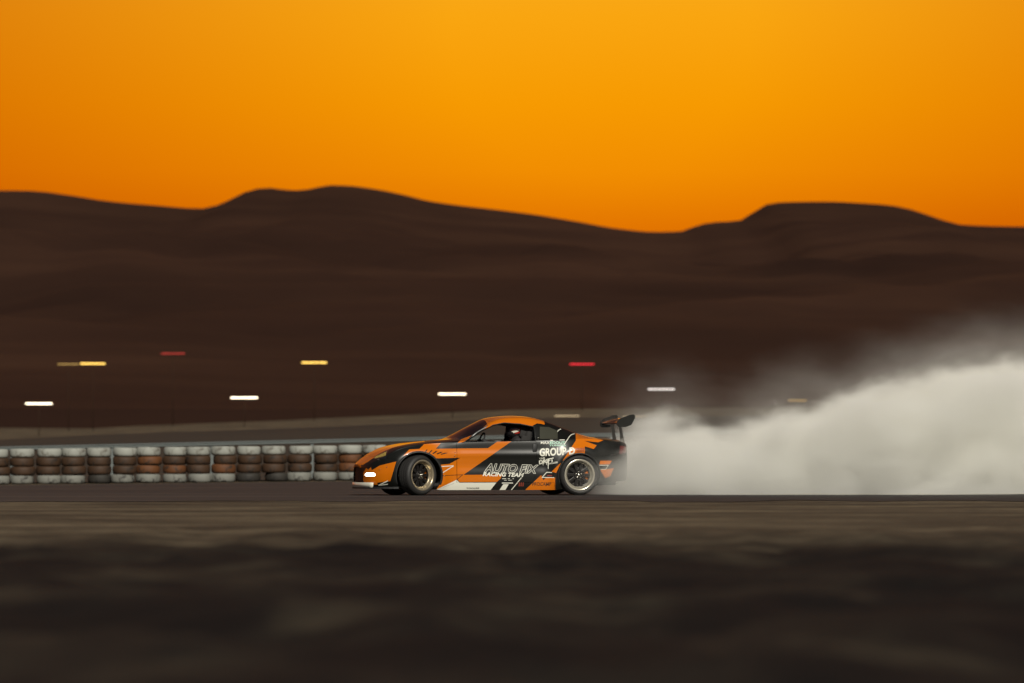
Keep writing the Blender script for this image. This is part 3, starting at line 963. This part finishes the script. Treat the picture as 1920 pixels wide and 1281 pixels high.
# ---- wheels
def make_wheel(x, y, z, steer, sgn, ro, w, rim_r, lip_m, spokes):
    t = bpy.data.objects.new('wheel', None); col.objects.link(t); t.parent = car
    t.location = (x, y, z); t.rotation_euler = (0, 0, steer + (0 if sgn > 0 else math.pi)); t.empty_display_size = .1
    h = w / 2
    b = bmesh.new()
    ri = rim_r
    prof = [(ri - .012, -h * .80), (ri + .004, -h * .93), (ri + .022, -h * .98), (ri + (ro - ri) * .5, -h * 1.03), (ro - .030, -h * .97), (ro - .010, -h * .86), (ro - .002, -h * .70)]
    for g in (-.42, 0.0, .42):
        prof += [(ro, h * (g - .06)), (ro - .007, h * (g - .055)), (ro - .007, h * (g + .055)), (ro, h * (g + .06))]
    prof += [(ro - .002, h * .70), (ro - .010, h * .86), (ro - .030, h * .97), (ri + (ro - ri) * .5, h * 1.03), (ri + .022, h * .98), (ri + .004, h * .93), (ri - .012, h * .80)]
    lathe(b, prof, seg=72, axis='Y')
    sharp(bm_obj('tyre', b, M_rubber, t), 50)
    b = bmesh.new()
    lathe(b, [(ri + .010, -h * .90), (ri + .012, -h * .97), (ri + .002, -h * 1.0), (ri - .014, -h * .95), (ri - .022, -h * .85), (ri - .028, -h * .58), (ri - .040, -h * .50), (ri - .052, -h * .40), (ri - .055, h * .9), (ri + .006, h * .95)], seg=72, axis='Y')
    sharp(bm_obj('rim', b, lip_m, t), 50)
    b = bmesh.new()
    yo = -h * .42
    rr = ri - .050
    n = spokes
    for k in range(n):
        a = 2 * math.pi * k / n
        rot = Matrix.Rotation(a, 3, 'Y')
        c = rot @ Vector((rr * .58, 0, 0))
        box(b, c + Vector((0, yo + .012, 0)), (rr * .92, .026, .050), rot=rot, bevel=.006)
    lathe(b, [(.001, yo - .012), (.068, yo - .012), (.078, yo), (.078, yo + .03)], seg=32, axis='Y')
    lathe(b, [(rr + .006, yo), (rr - .012, yo + .004), (rr - .012, yo + .03)], seg=64, axis='Y')
    bm_obj('spokes', b, M_spoke, t, smooth=False)
    b = bmesh.new()
    lathe(b, [(.001, yo - .045), (.016, yo - .045), (.024, yo - .032), (.026, yo - .012)], seg=20, axis='Y')
    bm_obj('hub_cap', b, M_bolt, t)
    for k in range(5):
        a = 2 * math.pi * k / 5 + .3
        b = bmesh.new()
        lathe(b, [(.001, -.014), (.008, -.014), (.010, -.008), (.010, .008)], seg=10, axis='Y')
        o = bm_obj('wheel_nut', b, M_bolt, t); o.location = (.050 * math.cos(a), yo - .012, .050 * math.sin(a))
    b = bmesh.new(); lathe(b, [(.001, .02), (.165, .02), (.165, .045), (.001, .045)], seg=40, axis='Y')
    sharp(bm_obj('brake_disc', b, M_disc, t))
    b = bmesh.new(); lathe(b, [(.10, -.015), (.175, -.015), (.175, .07), (.10, .07)], seg=12, axis='Y', closed=True, a0=R(-40), a1=R(40))
    bm_obj('brake_caliper', b, M_orange, t)  # orange colour stands in for a reflection behind the spokes
STEER = R(29)
M_bronze = mat('bronze_lip', (0.42, 0.35, 0.24), 0.27, metal=0.65)
make_wheel(.83 - U0, -.795, .3225, STEER, 1, .3225, .255, .236, M_bronze, 10)
make_wheel(.83 - U0, .795, .3225, STEER, -1, .3225, .255, .236, M_bronze, 10)
make_wheel(3.48 - U0, -.80, .325, 0, 1, .325, .285, .240, M_lip, 10)
make_wheel(3.48 - U0, .80, .325, 0, -1, .325, .285, .240, M_lip, 10)

# ---- rear wing
wc = Vector((4.366 - U0, 0, 1.20))
def airfoil(ch, th, n=14):
    up = [(ch * (1 - math.cos(math.pi * k / n)) / 2, th * math.sin(math.pi * (k / n) ** .6) * .35) for k in range(n + 1)]
    lo = [(x, -th * math.sin(math.pi * (x / ch) ** .6) * .65 - .02 * math.sin(math.pi * x / ch)) for x, _ in up][::-1][1:-1]
    return up + lo
b = bmesh.new()
AF = airfoil(.30, .05); WR = Matrix.Rotation(R(-17), 3, 'Y')
rings = []
for y in (-.53, -.51, -.25, 0, .25, .51, .53):
    rings.append([b.verts.new(wc + WR @ Vector((x - .13, y, z))) for x, z in AF])
for p, q in zip(rings, rings[1:]):
    for k in range(len(AF)): b.faces.new((p[k], p[(k + 1) % len(AF)], q[(k + 1) % len(AF)], q[k]))
b.faces.new(rings[0]); b.faces.new(rings[-1][::-1])
wing = bm_obj('rear_wing', b, [M_black, M_orange], car)
for p in wing.data.polygons:
    if p.normal.z > .3 and abs(p.center.y) > .28: p.material_index = 1
sharp(wing, 40)
for sgn in (1, -1):
    b = bmesh.new()
    P = [(-.165, -.06), (-.13, -.095), (-.02, -.10), (.08, -.07), (.125, .0), (.155, .075), (.13, .10), (.06, .095), (-.10, .045), (-.155, .0)]
    for dy in (0, .012):
        pass
    A = [b.verts.new(wc + Matrix.Rotation(R(-3), 3, 'Y') @ Vector((x, sgn * .531, z))) for x, z in P]
    B = [b.verts.new(wc + Matrix.Rotation(R(-3), 3, 'Y') @ Vector((x, sgn * .545, z))) for x, z in P]
    b.faces.new(A); b.faces.new(B[::-1])
    for k in range(len(P)): b.faces.new((A[k], A[(k + 1) % len(P)], B[(k + 1) % len(P)], B[k]))
    bm_obj('wing_end_plate', b, M_black, wing, smooth=False)
    b = bmesh.new()
    path = [(4.395, .62), (4.39, .74), (4.38, .86), (4.365, .97), (4.35, 1.06), (4.33, 1.14), (4.32, 1.19)]
    for y0 in (sgn * .30, sgn * .312):
        pass
    L, Rr = [], []
    for (u, z) in path:
        wd = .055 + .03 * sstep(.95, .8, z) if z < .95 else .05
        for s_, acc in ((-1, L), (1, Rr)):
            acc.append([b.verts.new((u - U0 + s_ * wd / 2, sgn * .24 - .006, z)), b.verts.new((u - U0 + s_ * wd / 2, sgn * .24 + .006, z))])
    for k in range(len(path) - 1):
        b.faces.new((L[k][0], Rr[k][0], Rr[k + 1][0], L[k + 1][0])); b.faces.new((L[k][1], L[k + 1][1], Rr[k + 1][1], Rr[k][1]))
        b.faces.new((L[k][0], L[k + 1][0], L[k + 1][1], L[k][1])); b.faces.new((Rr[k][0], Rr[k][1], Rr[k + 1][1], Rr[k + 1][0]))
    b.faces.new((L[0][0], L[0][1], Rr[0][1], Rr[0][0])); b.faces.new((L[-1][0], Rr[-1][0], Rr[-1][1], L[-1][1]))
    bm_obj('wing_upright', b, mat('brushed_upright', (.25, .24, .22), .35, metal=.7), car, smooth=False)
# ---- cabin
b = bmesh.new(); box(b, (1.62 - U0, 0, .79), (.34, 1.36, .14), bevel=.04); bm_obj('dashboard', b, M_int, car)
b = bmesh.new(); box(b, (2.2 - U0, 0, .30), (1.6, 1.4, .04)); box(b, (1.5 - U0, 0, .50), (.04, 1.4, .5)); box(b, (3.0 - U0, 0, .55), (.04, 1.4, .5)); bm_obj('cabin_tub', b, M_int, car, smooth=False)
b = bmesh.new()
for sgn in (-1, 1):
    tube(b, [(1.62 - U0, sgn * .66, .35), (1.66 - U0, sgn * .645, .86), (1.86 - U0, sgn * .60, 1.01), (2.16 - U0, sgn * .54, 1.17), (2.75 - U0, sgn * .53, 1.17), (2.80 - U0, sgn * .56, 1.05), (2.80 - U0, sgn * .66, .35)], .02, 8)
    tube(b, [(2.78 - U0, sgn * .52, 1.15), (3.15 - U0, sgn * .52, .98), (3.5 - U0, sgn * .5, .6)], .02, 8)
    tube(b, [(1.68 - U0, sgn * .65, .72), (2.80 - U0, sgn * .66, .52)], .018, 8)
tube(b, [(2.80 - U0, -.52, 1.15), (2.80 - U0, .52, 1.15)], .02, 8)
tube(b, [(2.16 - U0, -.54, 1.16), (2.16 - U0, .54, 1.16)], .02, 8)
tube(b, [(2.80 - U0, -.6, .45), (2.80 - U0, .5, 1.13)], .018, 8)
bm_obj('roll_cage', b, M_steel, car)
def seat(y):
    b = bmesh.new()
    box(b, (2.42 - U0, y, .40), (.46, .44, .12), bevel=.04)
    box(b, (2.68 - U0, y, .74), (.12, .44, .62), rot=Matrix.Rotation(R(14), 3, 'Y'), bevel=.05)
    for s_ in (-1, 1):
        box(b, (2.64 - U0, y + s_ * .21, .76), (.16, .05, .40), rot=Matrix.Rotation(R(14), 3, 'Y'), bevel=.02)
        box(b, (2.68 - U0, y + s_ * .15, 1.00), (.17, .045, .16), rot=Matrix.Rotation(R(14), 3, 'Y'), bevel=.02)
    bm_obj('bucket_seat', b, mat('seat_cloth', (.02, .018, .017), .85), car)
seat(-.36); seat(.36)
b = bmesh.new()
ring = [(1.98 - U0 + .05 * math.sin(a), -.36 + .165 * math.cos(a), .84 + .16 * math.sin(a)) for a in [2 * math.pi * k / 24 for k in range(25)]]
tube(b, ring, .014, 8, cap=False)
tube(b, [(1.98 - U0, -.525, .84), (1.98 - U0, -.195, .84)], .012, 6); tube(b, [(1.98 - U0, -.36, .84), (1.72 - U0, -.36, .78)], .018, 8)
bm_obj('steering_wheel', b, M_int, car)
# bright fasteners along the door frame and pillars
def rivet(px, py, s=.010, m=M_bolt, lift=.004):
    h = bvh.ray_cast(E(px, py) - VIEW * 4, VIEW)
    if not h[0]: return
    b = bmesh.new(); bmesh.ops.create_icosphere(b, subdivisions=2, radius=s)
    o = bm_obj('fastener', b, m, car); o.location = h[0] - VIEW * lift
for p in ((996, 804.5), (998, 815), (997.5, 819.5)): 
    b = bmesh.new(); bmesh.ops.create_icosphere(b, subdivisions=2, radius=.010)
    q = E(*p); t = (-.56 - q.y) / VIEW.y
    o = bm_obj('fastener', b, M_bolt, car); o.location = q + VIEW * t
for p in ((713, 880.5), (726.5, 876), (710.5, 862), (853.5, 849), (852.5, 855), (830, 882), (834, 892), (1009, 821, .016)):
    rivet(p[0], p[1], p[2] if len(p) > 2 else .009)

# ---- lettering on the near flank
def lettering(txt, p0, p1, cap_px, m, shear=0.0, bold=0.0, outline=0.0, lift=.004, step=.03, wave=0.0):
    cu = bpy.data.curves.new('lettering', 'FONT')
    cu.body = txt; cu.shear = shear; cu.offset = bold
    cu.resolution_u = 3
    if outline:
        cu.fill_mode = 'NONE'; cu.bevel_depth = outline; cu.bevel_resolution = 0
    o = bpy.data.objects.new('lettering', cu); col.objects.link(o)
    dg = bpy.context.evaluated_depsgraph_get()
    me = bpy.data.meshes.new_from_object(o.evaluated_get(dg))
    bpy.data.objects.remove(o)
    b = bmesh.new(); b.from_mesh(me); bpy.data.meshes.remove(me)
    xs_ = [v.co.x for v in b.verts]; x0, x1 = min(xs_), max(xs_)
    cap = .69
    for v in b.verts: v.co.x = (v.co.x - x0) / (x1 - x0)
    wpx = math.hypot(p1[0] - p0[0], p1[1] - p0[1])
    bmesh.ops.triangulate(b, faces=b.faces)
    for _ in range(3):
        es = [e for e in b.edges if abs(e.verts[0].co.x - e.verts[1].co.x) * wpx / SCL > step or abs(e.verts[0].co.y - e.verts[1].co.y) / cap * cap_px / SCL > step]
        if not es: break
        bmesh.ops.subdivide_edges(b, edges=es, cuts=1)
        bmesh.ops.triangulate(b, faces=b.faces)
    n = Vector((-(p1[1] - p0[1]), (p1[0] - p0[0]))).normalized()
    for v in b.verts:
        t, s_ = v.co.x, v.co.y / cap
        zo = v.co.z
        px = p0[0] + (p1[0] - p0[0]) * t - n.x * s_ * cap_px
        py = p0[1] + (p1[1] - p0[1]) * t - n.y * s_ * cap_px + wave * math.sin(t * 19)
        h = bvh.ray_cast(E(px, py) - VIEW * 4, VIEW)
        q = h[0] if h[0] else E(px, py) - VIEW * .9
        v.co = q - VIEW * (lift + max(zo, 0) * .02)
    bmesh.ops.recalc_face_normals(b, faces=b.faces)
    return bm_obj('lettering', b, m, car, smooth=False)
lettering('AUTO FIX', (907, 884.3), (1010, 887.6), 14.6, M_vinyl, shear=.30, bold=.03, outline=.024)
lettering('RACING TEAM', (905, 892.3), (982.5, 894.4), 6.8, M_vinyl, shear=.28, bold=.035)
lettering('GROUP', (1012, 855.2), (1062.5, 852.6), 13.6, M_vinyl, shear=.12, bold=.035)
lettering('D', (1067, 851.8), (1078.5, 851.2), 12.2, M_vinyl, shear=.12, bold=.035)
lettering('MAX', (1014, 832.6), (1031, 832.6), 4.6, M_vinyl, bold=.02)
lettering('EDOUT', (1031.5, 832.6), (1060, 832.6), 4.8, M_mint, bold=.02)
lettering('TUNING', (1030, 836.6), (1060.5, 836.4), 2.6, M_mint, bold=.02)
lettering('THE', (1011.5, 862.6), (1022.5, 860.4), 3.4, M_vinyl, bold=.02)
lettering('DRIFT', (1011, 870.6), (1039.5, 864.6), 6.4, M_vinyl, shear=.1, bold=.045)
lettering('HOUSE', (1029.5, 871.2), (1046, 868.2), 3.0, M_vinyl, bold=.02)
lettering('PROCAMP', (998, 910.6), (1033.5, 911.2), 6.2, M_blackv, bold=.005, wave=.5)
lettering('TOOLEZ', (874.5, 916.8), (899, 916.6), 2.3, M_blackv, bold=.02)
lettering('GSS', (1080, 843.8), (1097, 842.8), 3.2, M_redv, bold=.02)
lettering('GSS', (1081, 848.0), (1096, 847.0), 3.0, M_redv, bold=.02)
def stripe(px, m, lift=.004):
    b = bmesh.new()
    vs = []
    for p in px:
        h = bvh.ray_cast(E(*p) - VIEW * 4, VIEW)
        vs.append(b.verts.new((h[0] if h[0] else E(*p) - VIEW * .9) - VIEW * lift))
    b.faces.new(vs)
    bm_obj('sticker', b, m, car, smooth=False)
# paint drips under the DRIFT logo, small sponsor stickers
for x, y0, y1, w_ in ((1017.5, 868.5, 872.8, 1.3), (1024.3, 867, 872.3, 1.3), (1027, 867, 879.5, 1.8)):
    stripe([(x, y0), (x + w_, y0), (x + w_ * .8, y1), (x + w_ * .3, y1)], M_vinyl)
for x0_, y0_, x1_, h_ in ((941, 905.0, 962, 1.6), (941.5, 897.2, 949, 1.0), (952, 897.2, 956, 1.0), (961, 897.2, 963.6, 1.0), (945, 900.2, 950, .8), (953, 900.2, 960, .8), (1032, 825.0, 1037, 1.8), (1049, 824.2, 1059, 1.5)):
    stripe([(x0_, y0_), (x1_, y0_), (x1_, y0_ + h_), (x0_, y0_ + h_)], M_vinyl)
for k in range(3):
    stripe([(973 + k * 3.6, 905), (974.8 + k * 3.6, 904.4), (974.4 + k * 3.6, 912), (972.4 + k * 3.6, 912)], M_redv)
stripe([(1026.5, 890.8), (1035, 890.8), (1035.5, 893), (1025.5, 893)], M_redv)

# ================================================================ DRIVER
drv = tag(empty('person', CAR_LOC, TH), 'person in dark suit and red and white helmet at the wheel of the race car', 'person')
def skin_body(name, verts, edges, radii, m, parent):
    me = bpy.data.meshes.new(name)
    me.from_pydata(verts, edges, [])
    o = link(name, me, parent)
    s = o.modifiers.new('skin', 'SKIN'); s.use_smooth_shade = True
    if not me.skin_vertices: me.attributes  # layer is created by the modifier
    bm_ = bmesh.new(); bm_.from_mesh(me)
    lay = bm_.verts.layers.skin.verify()
    for v, r in zip(bm_.verts, radii):
        v[lay].radius = (r, r)
    bm_.verts.ensure_lookup_table()
    bm_.verts[0][lay].use_root = True
    bm_.to_mesh(me); bm_.free()
    ss = o.modifiers.new('sub', 'SUBSURF'); ss.levels = 1; ss.render_levels = 1
    me.materials.append(m)
    return o
D = -.36
V = [(2.52, D, .53), (2.56, D, .72), (2.585, D, .88), (2.58, D, .965), (2.57, D, 1.02),
     (2.56, D - .17, .87), (2.34, D - .23, .72), (2.08, D - .15, .84), (2.00, D - .145, .87),
     (2.56, D + .17, .87), (2.34, D + .23, .72), (2.08, D + .15, .84), (2.00, D + .145, .87),
     (2.46, D - .10, .49), (2.06, D - .12, .60), (1.76, D - .10, .40), (1.68, D - .10, .42),
     (2.46, D + .10, .49), (2.06, D + .12, .60), (1.76, D + .10, .40), (1.68, D + .10, .42)]
Ed = [(0, 1), (1, 2), (2, 3), (3, 4), (2, 5), (5, 6), (6, 7), (7, 8), (2, 9), (9, 10), (10, 11), (11, 12), (0, 13), (13, 14), (14, 15), (15, 16), (0, 17), (17, 18), (18, 19), (19, 20)]
Ra = [.15, .145, .13, .065, .06, .075, .052, .04, .036, .075, .052, .04, .036, .09, .07, .05, .04, .09, .07, .05, .04]
skin_body('body', [(a - U0, b_, c) for a, b_, c in V], Ed, Ra, mat('race_suit', (.022, .018, .020), .8), drv)
b = bmesh.new()
bmesh.ops.create_uvsphere(b, u_segments=32, v_segments=20, radius=1)
for v in b.verts:
    x, y, z = v.co
    v.co = Vector((x * .155 - (.03 * max(0, -z) if x < 0 else 0), y * .128, z * .142))
bmesh.ops.transform(b, matrix=Matrix.Translation((2.55 - U0, D, 1.06)), verts=b.verts)
hel = bm_obj('helmet', b, mat('dark_helmet', (.020, .017, .018), .25, coat=1), drv)
def helmet_band(z0, z1, a0, a1, m, k=1.012, name='helmet_stripe'):
    b = bmesh.new(); n = 14; rows_ = []
    for i in range(5):
        row = []
        for j in range(n + 1):
            a = a0 + (a1 - a0) * j / n
            zz = (z0 + (z1 - z0) * i / 4) + .35 * (j / n - .5)
            c = math.sqrt(max(0, 1 - zz * zz))
            row.append(b.verts.new((2.55 - U0 + .155 * k * c * math.cos(a), D + .128 * k * c * math.sin(a), 1.06 + .142 * k * zz)))
        rows_.append(row)
    for p, q in zip(rows_, rows_[1:]):
        for j in range(n): b.faces.new((p[j], p[j + 1], q[j + 1], q[j]))
    return bm_obj(name, b, m, hel)
helmet_band(-.50, .05, R(205), R(325), mat('helmet_red', (.42, .03, .02), .3, coat=1))
helmet_band(-.38, -.12, R(225), R(285), mat('helmet_white', (.72, .68, .58), .35), 1.022)
helmet_band(.0, .45, R(150), R(210), mat('visor', (.01, .01, .012), .08, coat=1), 1.02, 'visor')
for sgn in (-1, 1):                              # gloved hands closed round the wheel rim
    gb = bmesh.new()
    c = Vector((1.985 - U0, D + sgn * .16, .86))
    box(gb, c + Vector((.02, sgn * .012, 0)), (.05, .032, .085), bevel=.012)
    for k in range(4):
        zz = -.032 + k * .021
        tube(gb, [c + Vector((.03, sgn * .012, zz)), c + Vector((-.012, sgn * .022, zz)), c + Vector((-.024, 0, zz)), c + Vector((-.012, -sgn * .018, zz))], [.010, .010, .009, .008], 6)
    tube(gb, [c + Vector((.03, -sgn * .005, .03)), c + Vector((.01, -sgn * .022, .042)), c + Vector((-.012, -sgn * .022, .046))], [.011, .010, .009], 6)
    bm_obj('glove', gb, mat('glove_black', (.02, .02, .02), .8), drv)

# ================================================================ TYRE SMOKE
def smoke_material():
    m = bpy.data.materials.new('tyre_smoke'); m.use_nodes = True
    nt = m.node_tree; nt.nodes.clear()
    N = lambda k, **kw: (lambda n: [setattr(n, a, v) for a, v in kw.items()] and n or n)(nt.nodes.new(k))
    L = nt.links.new
    out = N('ShaderNodeOutputMaterial')
    pv = N('ShaderNodeVolumePrincipled')
    pv.inputs['Color'].default_value = (0.950, 0.945, 0.900, 1)
    pv.inputs['Anisotropy'].default_value = -0.15
    L(pv.outputs[0], out.inputs['Volume'])
    t = N('ShaderNodeTexCoord')
    def M(op, a, b=None, c=None, clamp=False):
        n = N('ShaderNodeMath', operation=op); n.use_clamp = clamp
        for i, v in enumerate((a, b, c)):
            if v is None: continue
            if isinstance(v, (int, float)): n.inputs[i].default_value = v
            else: L(v, n.inputs[i])
        return n.outputs[0]
    def MR(v, a, b, c=0.0, d=1.0, smooth=True):
        n = N('ShaderNodeMapRange'); n.interpolation_type = 'SMOOTHSTEP' if smooth else 'LINEAR'
        L(v, n.inputs['Value'])
        for k, q in zip(('From Min', 'From Max', 'To Min', 'To Max'), (a, b, c, d)):
            n.inputs[k].default_value = q
        return n.outputs[0]
    sx = N('ShaderNodeSeparateXYZ'); L(t.outputs['Object'], sx.inputs[0])
    x, y, z = sx.outputs
    mp = N('ShaderNodeMapping'); mp.inputs['Scale'].default_value = (.55, .8, 1.0); L(t.outputs['Object'], mp.inputs[0])
    no = N('ShaderNodeTexNoise'); no.inputs['Scale'].default_value = 1.45; no.inputs['Detail'].default_value = 4.5; no.inputs['Roughness'].default_value = .55; no.inputs['Distortion'].default_value = .35
    L(mp.outputs[0], no.inputs['Vector'])
    nz = M('SUBTRACT', no.outputs['Fac'], .5)
    # height of the plume along its length
    fc = N('ShaderNodeFloatCurve')
    cv = fc.mapping.curves[0]
    X0, X1, H = 0.8, 14.0, 4.0
    pts = [(0.8, .55), (1.5, .90), (1.9, 1.18), (2.2, 1.30), (3.0, 1.28), (3.6, 1.14), (4.2, 1.22), (4.9, 1.46), (5.7, 1.66), (6.5, 1.82), (7.3, 2.05), (8.3, 2.18), (14.0, 2.5)]
    P = [((a - X0) / (X1 - X0), b / H) for a, b in pts]
    cv.points[0].location = P[0]; cv.points[1].location = P[-1]
    for p in P[1:-1]: cv.points.new(*p)
    fc.mapping.update()
    L(MR(x, X0, X1, 0, 1, False), fc.inputs['Value'])
    top = M('MULTIPLY', fc.outputs[0], H)
    d = M('ADD', M('SUBTRACT', top, z), M('MULTIPLY', nz, 2.1))     # metres below the ragged top
    core = MR(d, 0.0, 0.55)
    halo = M('MULTIPLY', MR(d, -1.0, 0.5), .045)
    tail = MR(x, 0.95, 2.35)                                       # thin veil by the wheel, dense behind
    tail = M('POWER', tail, 1.05)
    # front face: drifts back from the camera side further down the track
    yf = MR(x, 5.8, 12.0, 0.0, 5.0)
    dy = M('ADD', M('SUBTRACT', y, yf), M('MULTIPLY', nz, 1.2))
    front = MR(dy, -1.05, 0.0)
    body = M('ADD', M('MULTIPLY', core, 1.0), halo)
    patch = MR(no.outputs['Fac'], .32, .64, .22, 1.15)
    den = M('MULTIPLY', M('MULTIPLY', body, tail), M('MULTIPLY', front, patch))
    den = M('MULTIPLY', den, MR(x, 2.0, 7.0, 1.45, 2.0))
    L(den, pv.inputs['Density'])
    return m
bm = bmesh.new()
SY = 91.8                                       # object origin depth
sec = [(0.95, -.95, 3.2, 1.4), (1.8, -1.1, 3.8, 2.4), (3.5, -1.15, 4.4, 2.9), (5.5, -1.1, 6.0, 3.4), (7.5, -.3, 8.5, 3.9), (9.5, 1.2, 11.0, 4.2), (13.5, 3.6, 13.0, 4.3), (16.0, 3.8, 13.5, 4.2)]
rings = []
for (x, y0, y1, h) in sec:
    ring = [(x, y0, .004), (x, y0 - .02, h * .5), (x, y0 + (y1 - y0) * .12, h * .86), (x, y0 + (y1 - y0) * .35, h), (x, y0 + (y1 - y0) * .65, h), (x, y0 + (y1 - y0) * .9, h * .84), (x, y1, h * .5), (x, y1, .004)]
    rings.append([bm.verts.new(p) for p in ring])
for a, b in zip(rings, rings[1:]):
    for k in range(8): bm.faces.new((a[k], a[(k + 1) % 8], b[(k + 1) % 8], b[k]))
bm.faces.new(rings[0]); bm.faces.new(rings[-1][::-1])
smoke = bm_obj('tyre_smoke', bm, smoke_material(), smooth=False)
smoke.location = (0, SY, ground_z(4, 92) + .008)
tag(smoke, 'thick pale grey tyre smoke billowing behind the race car over the track', 'smoke', kind='stuff')
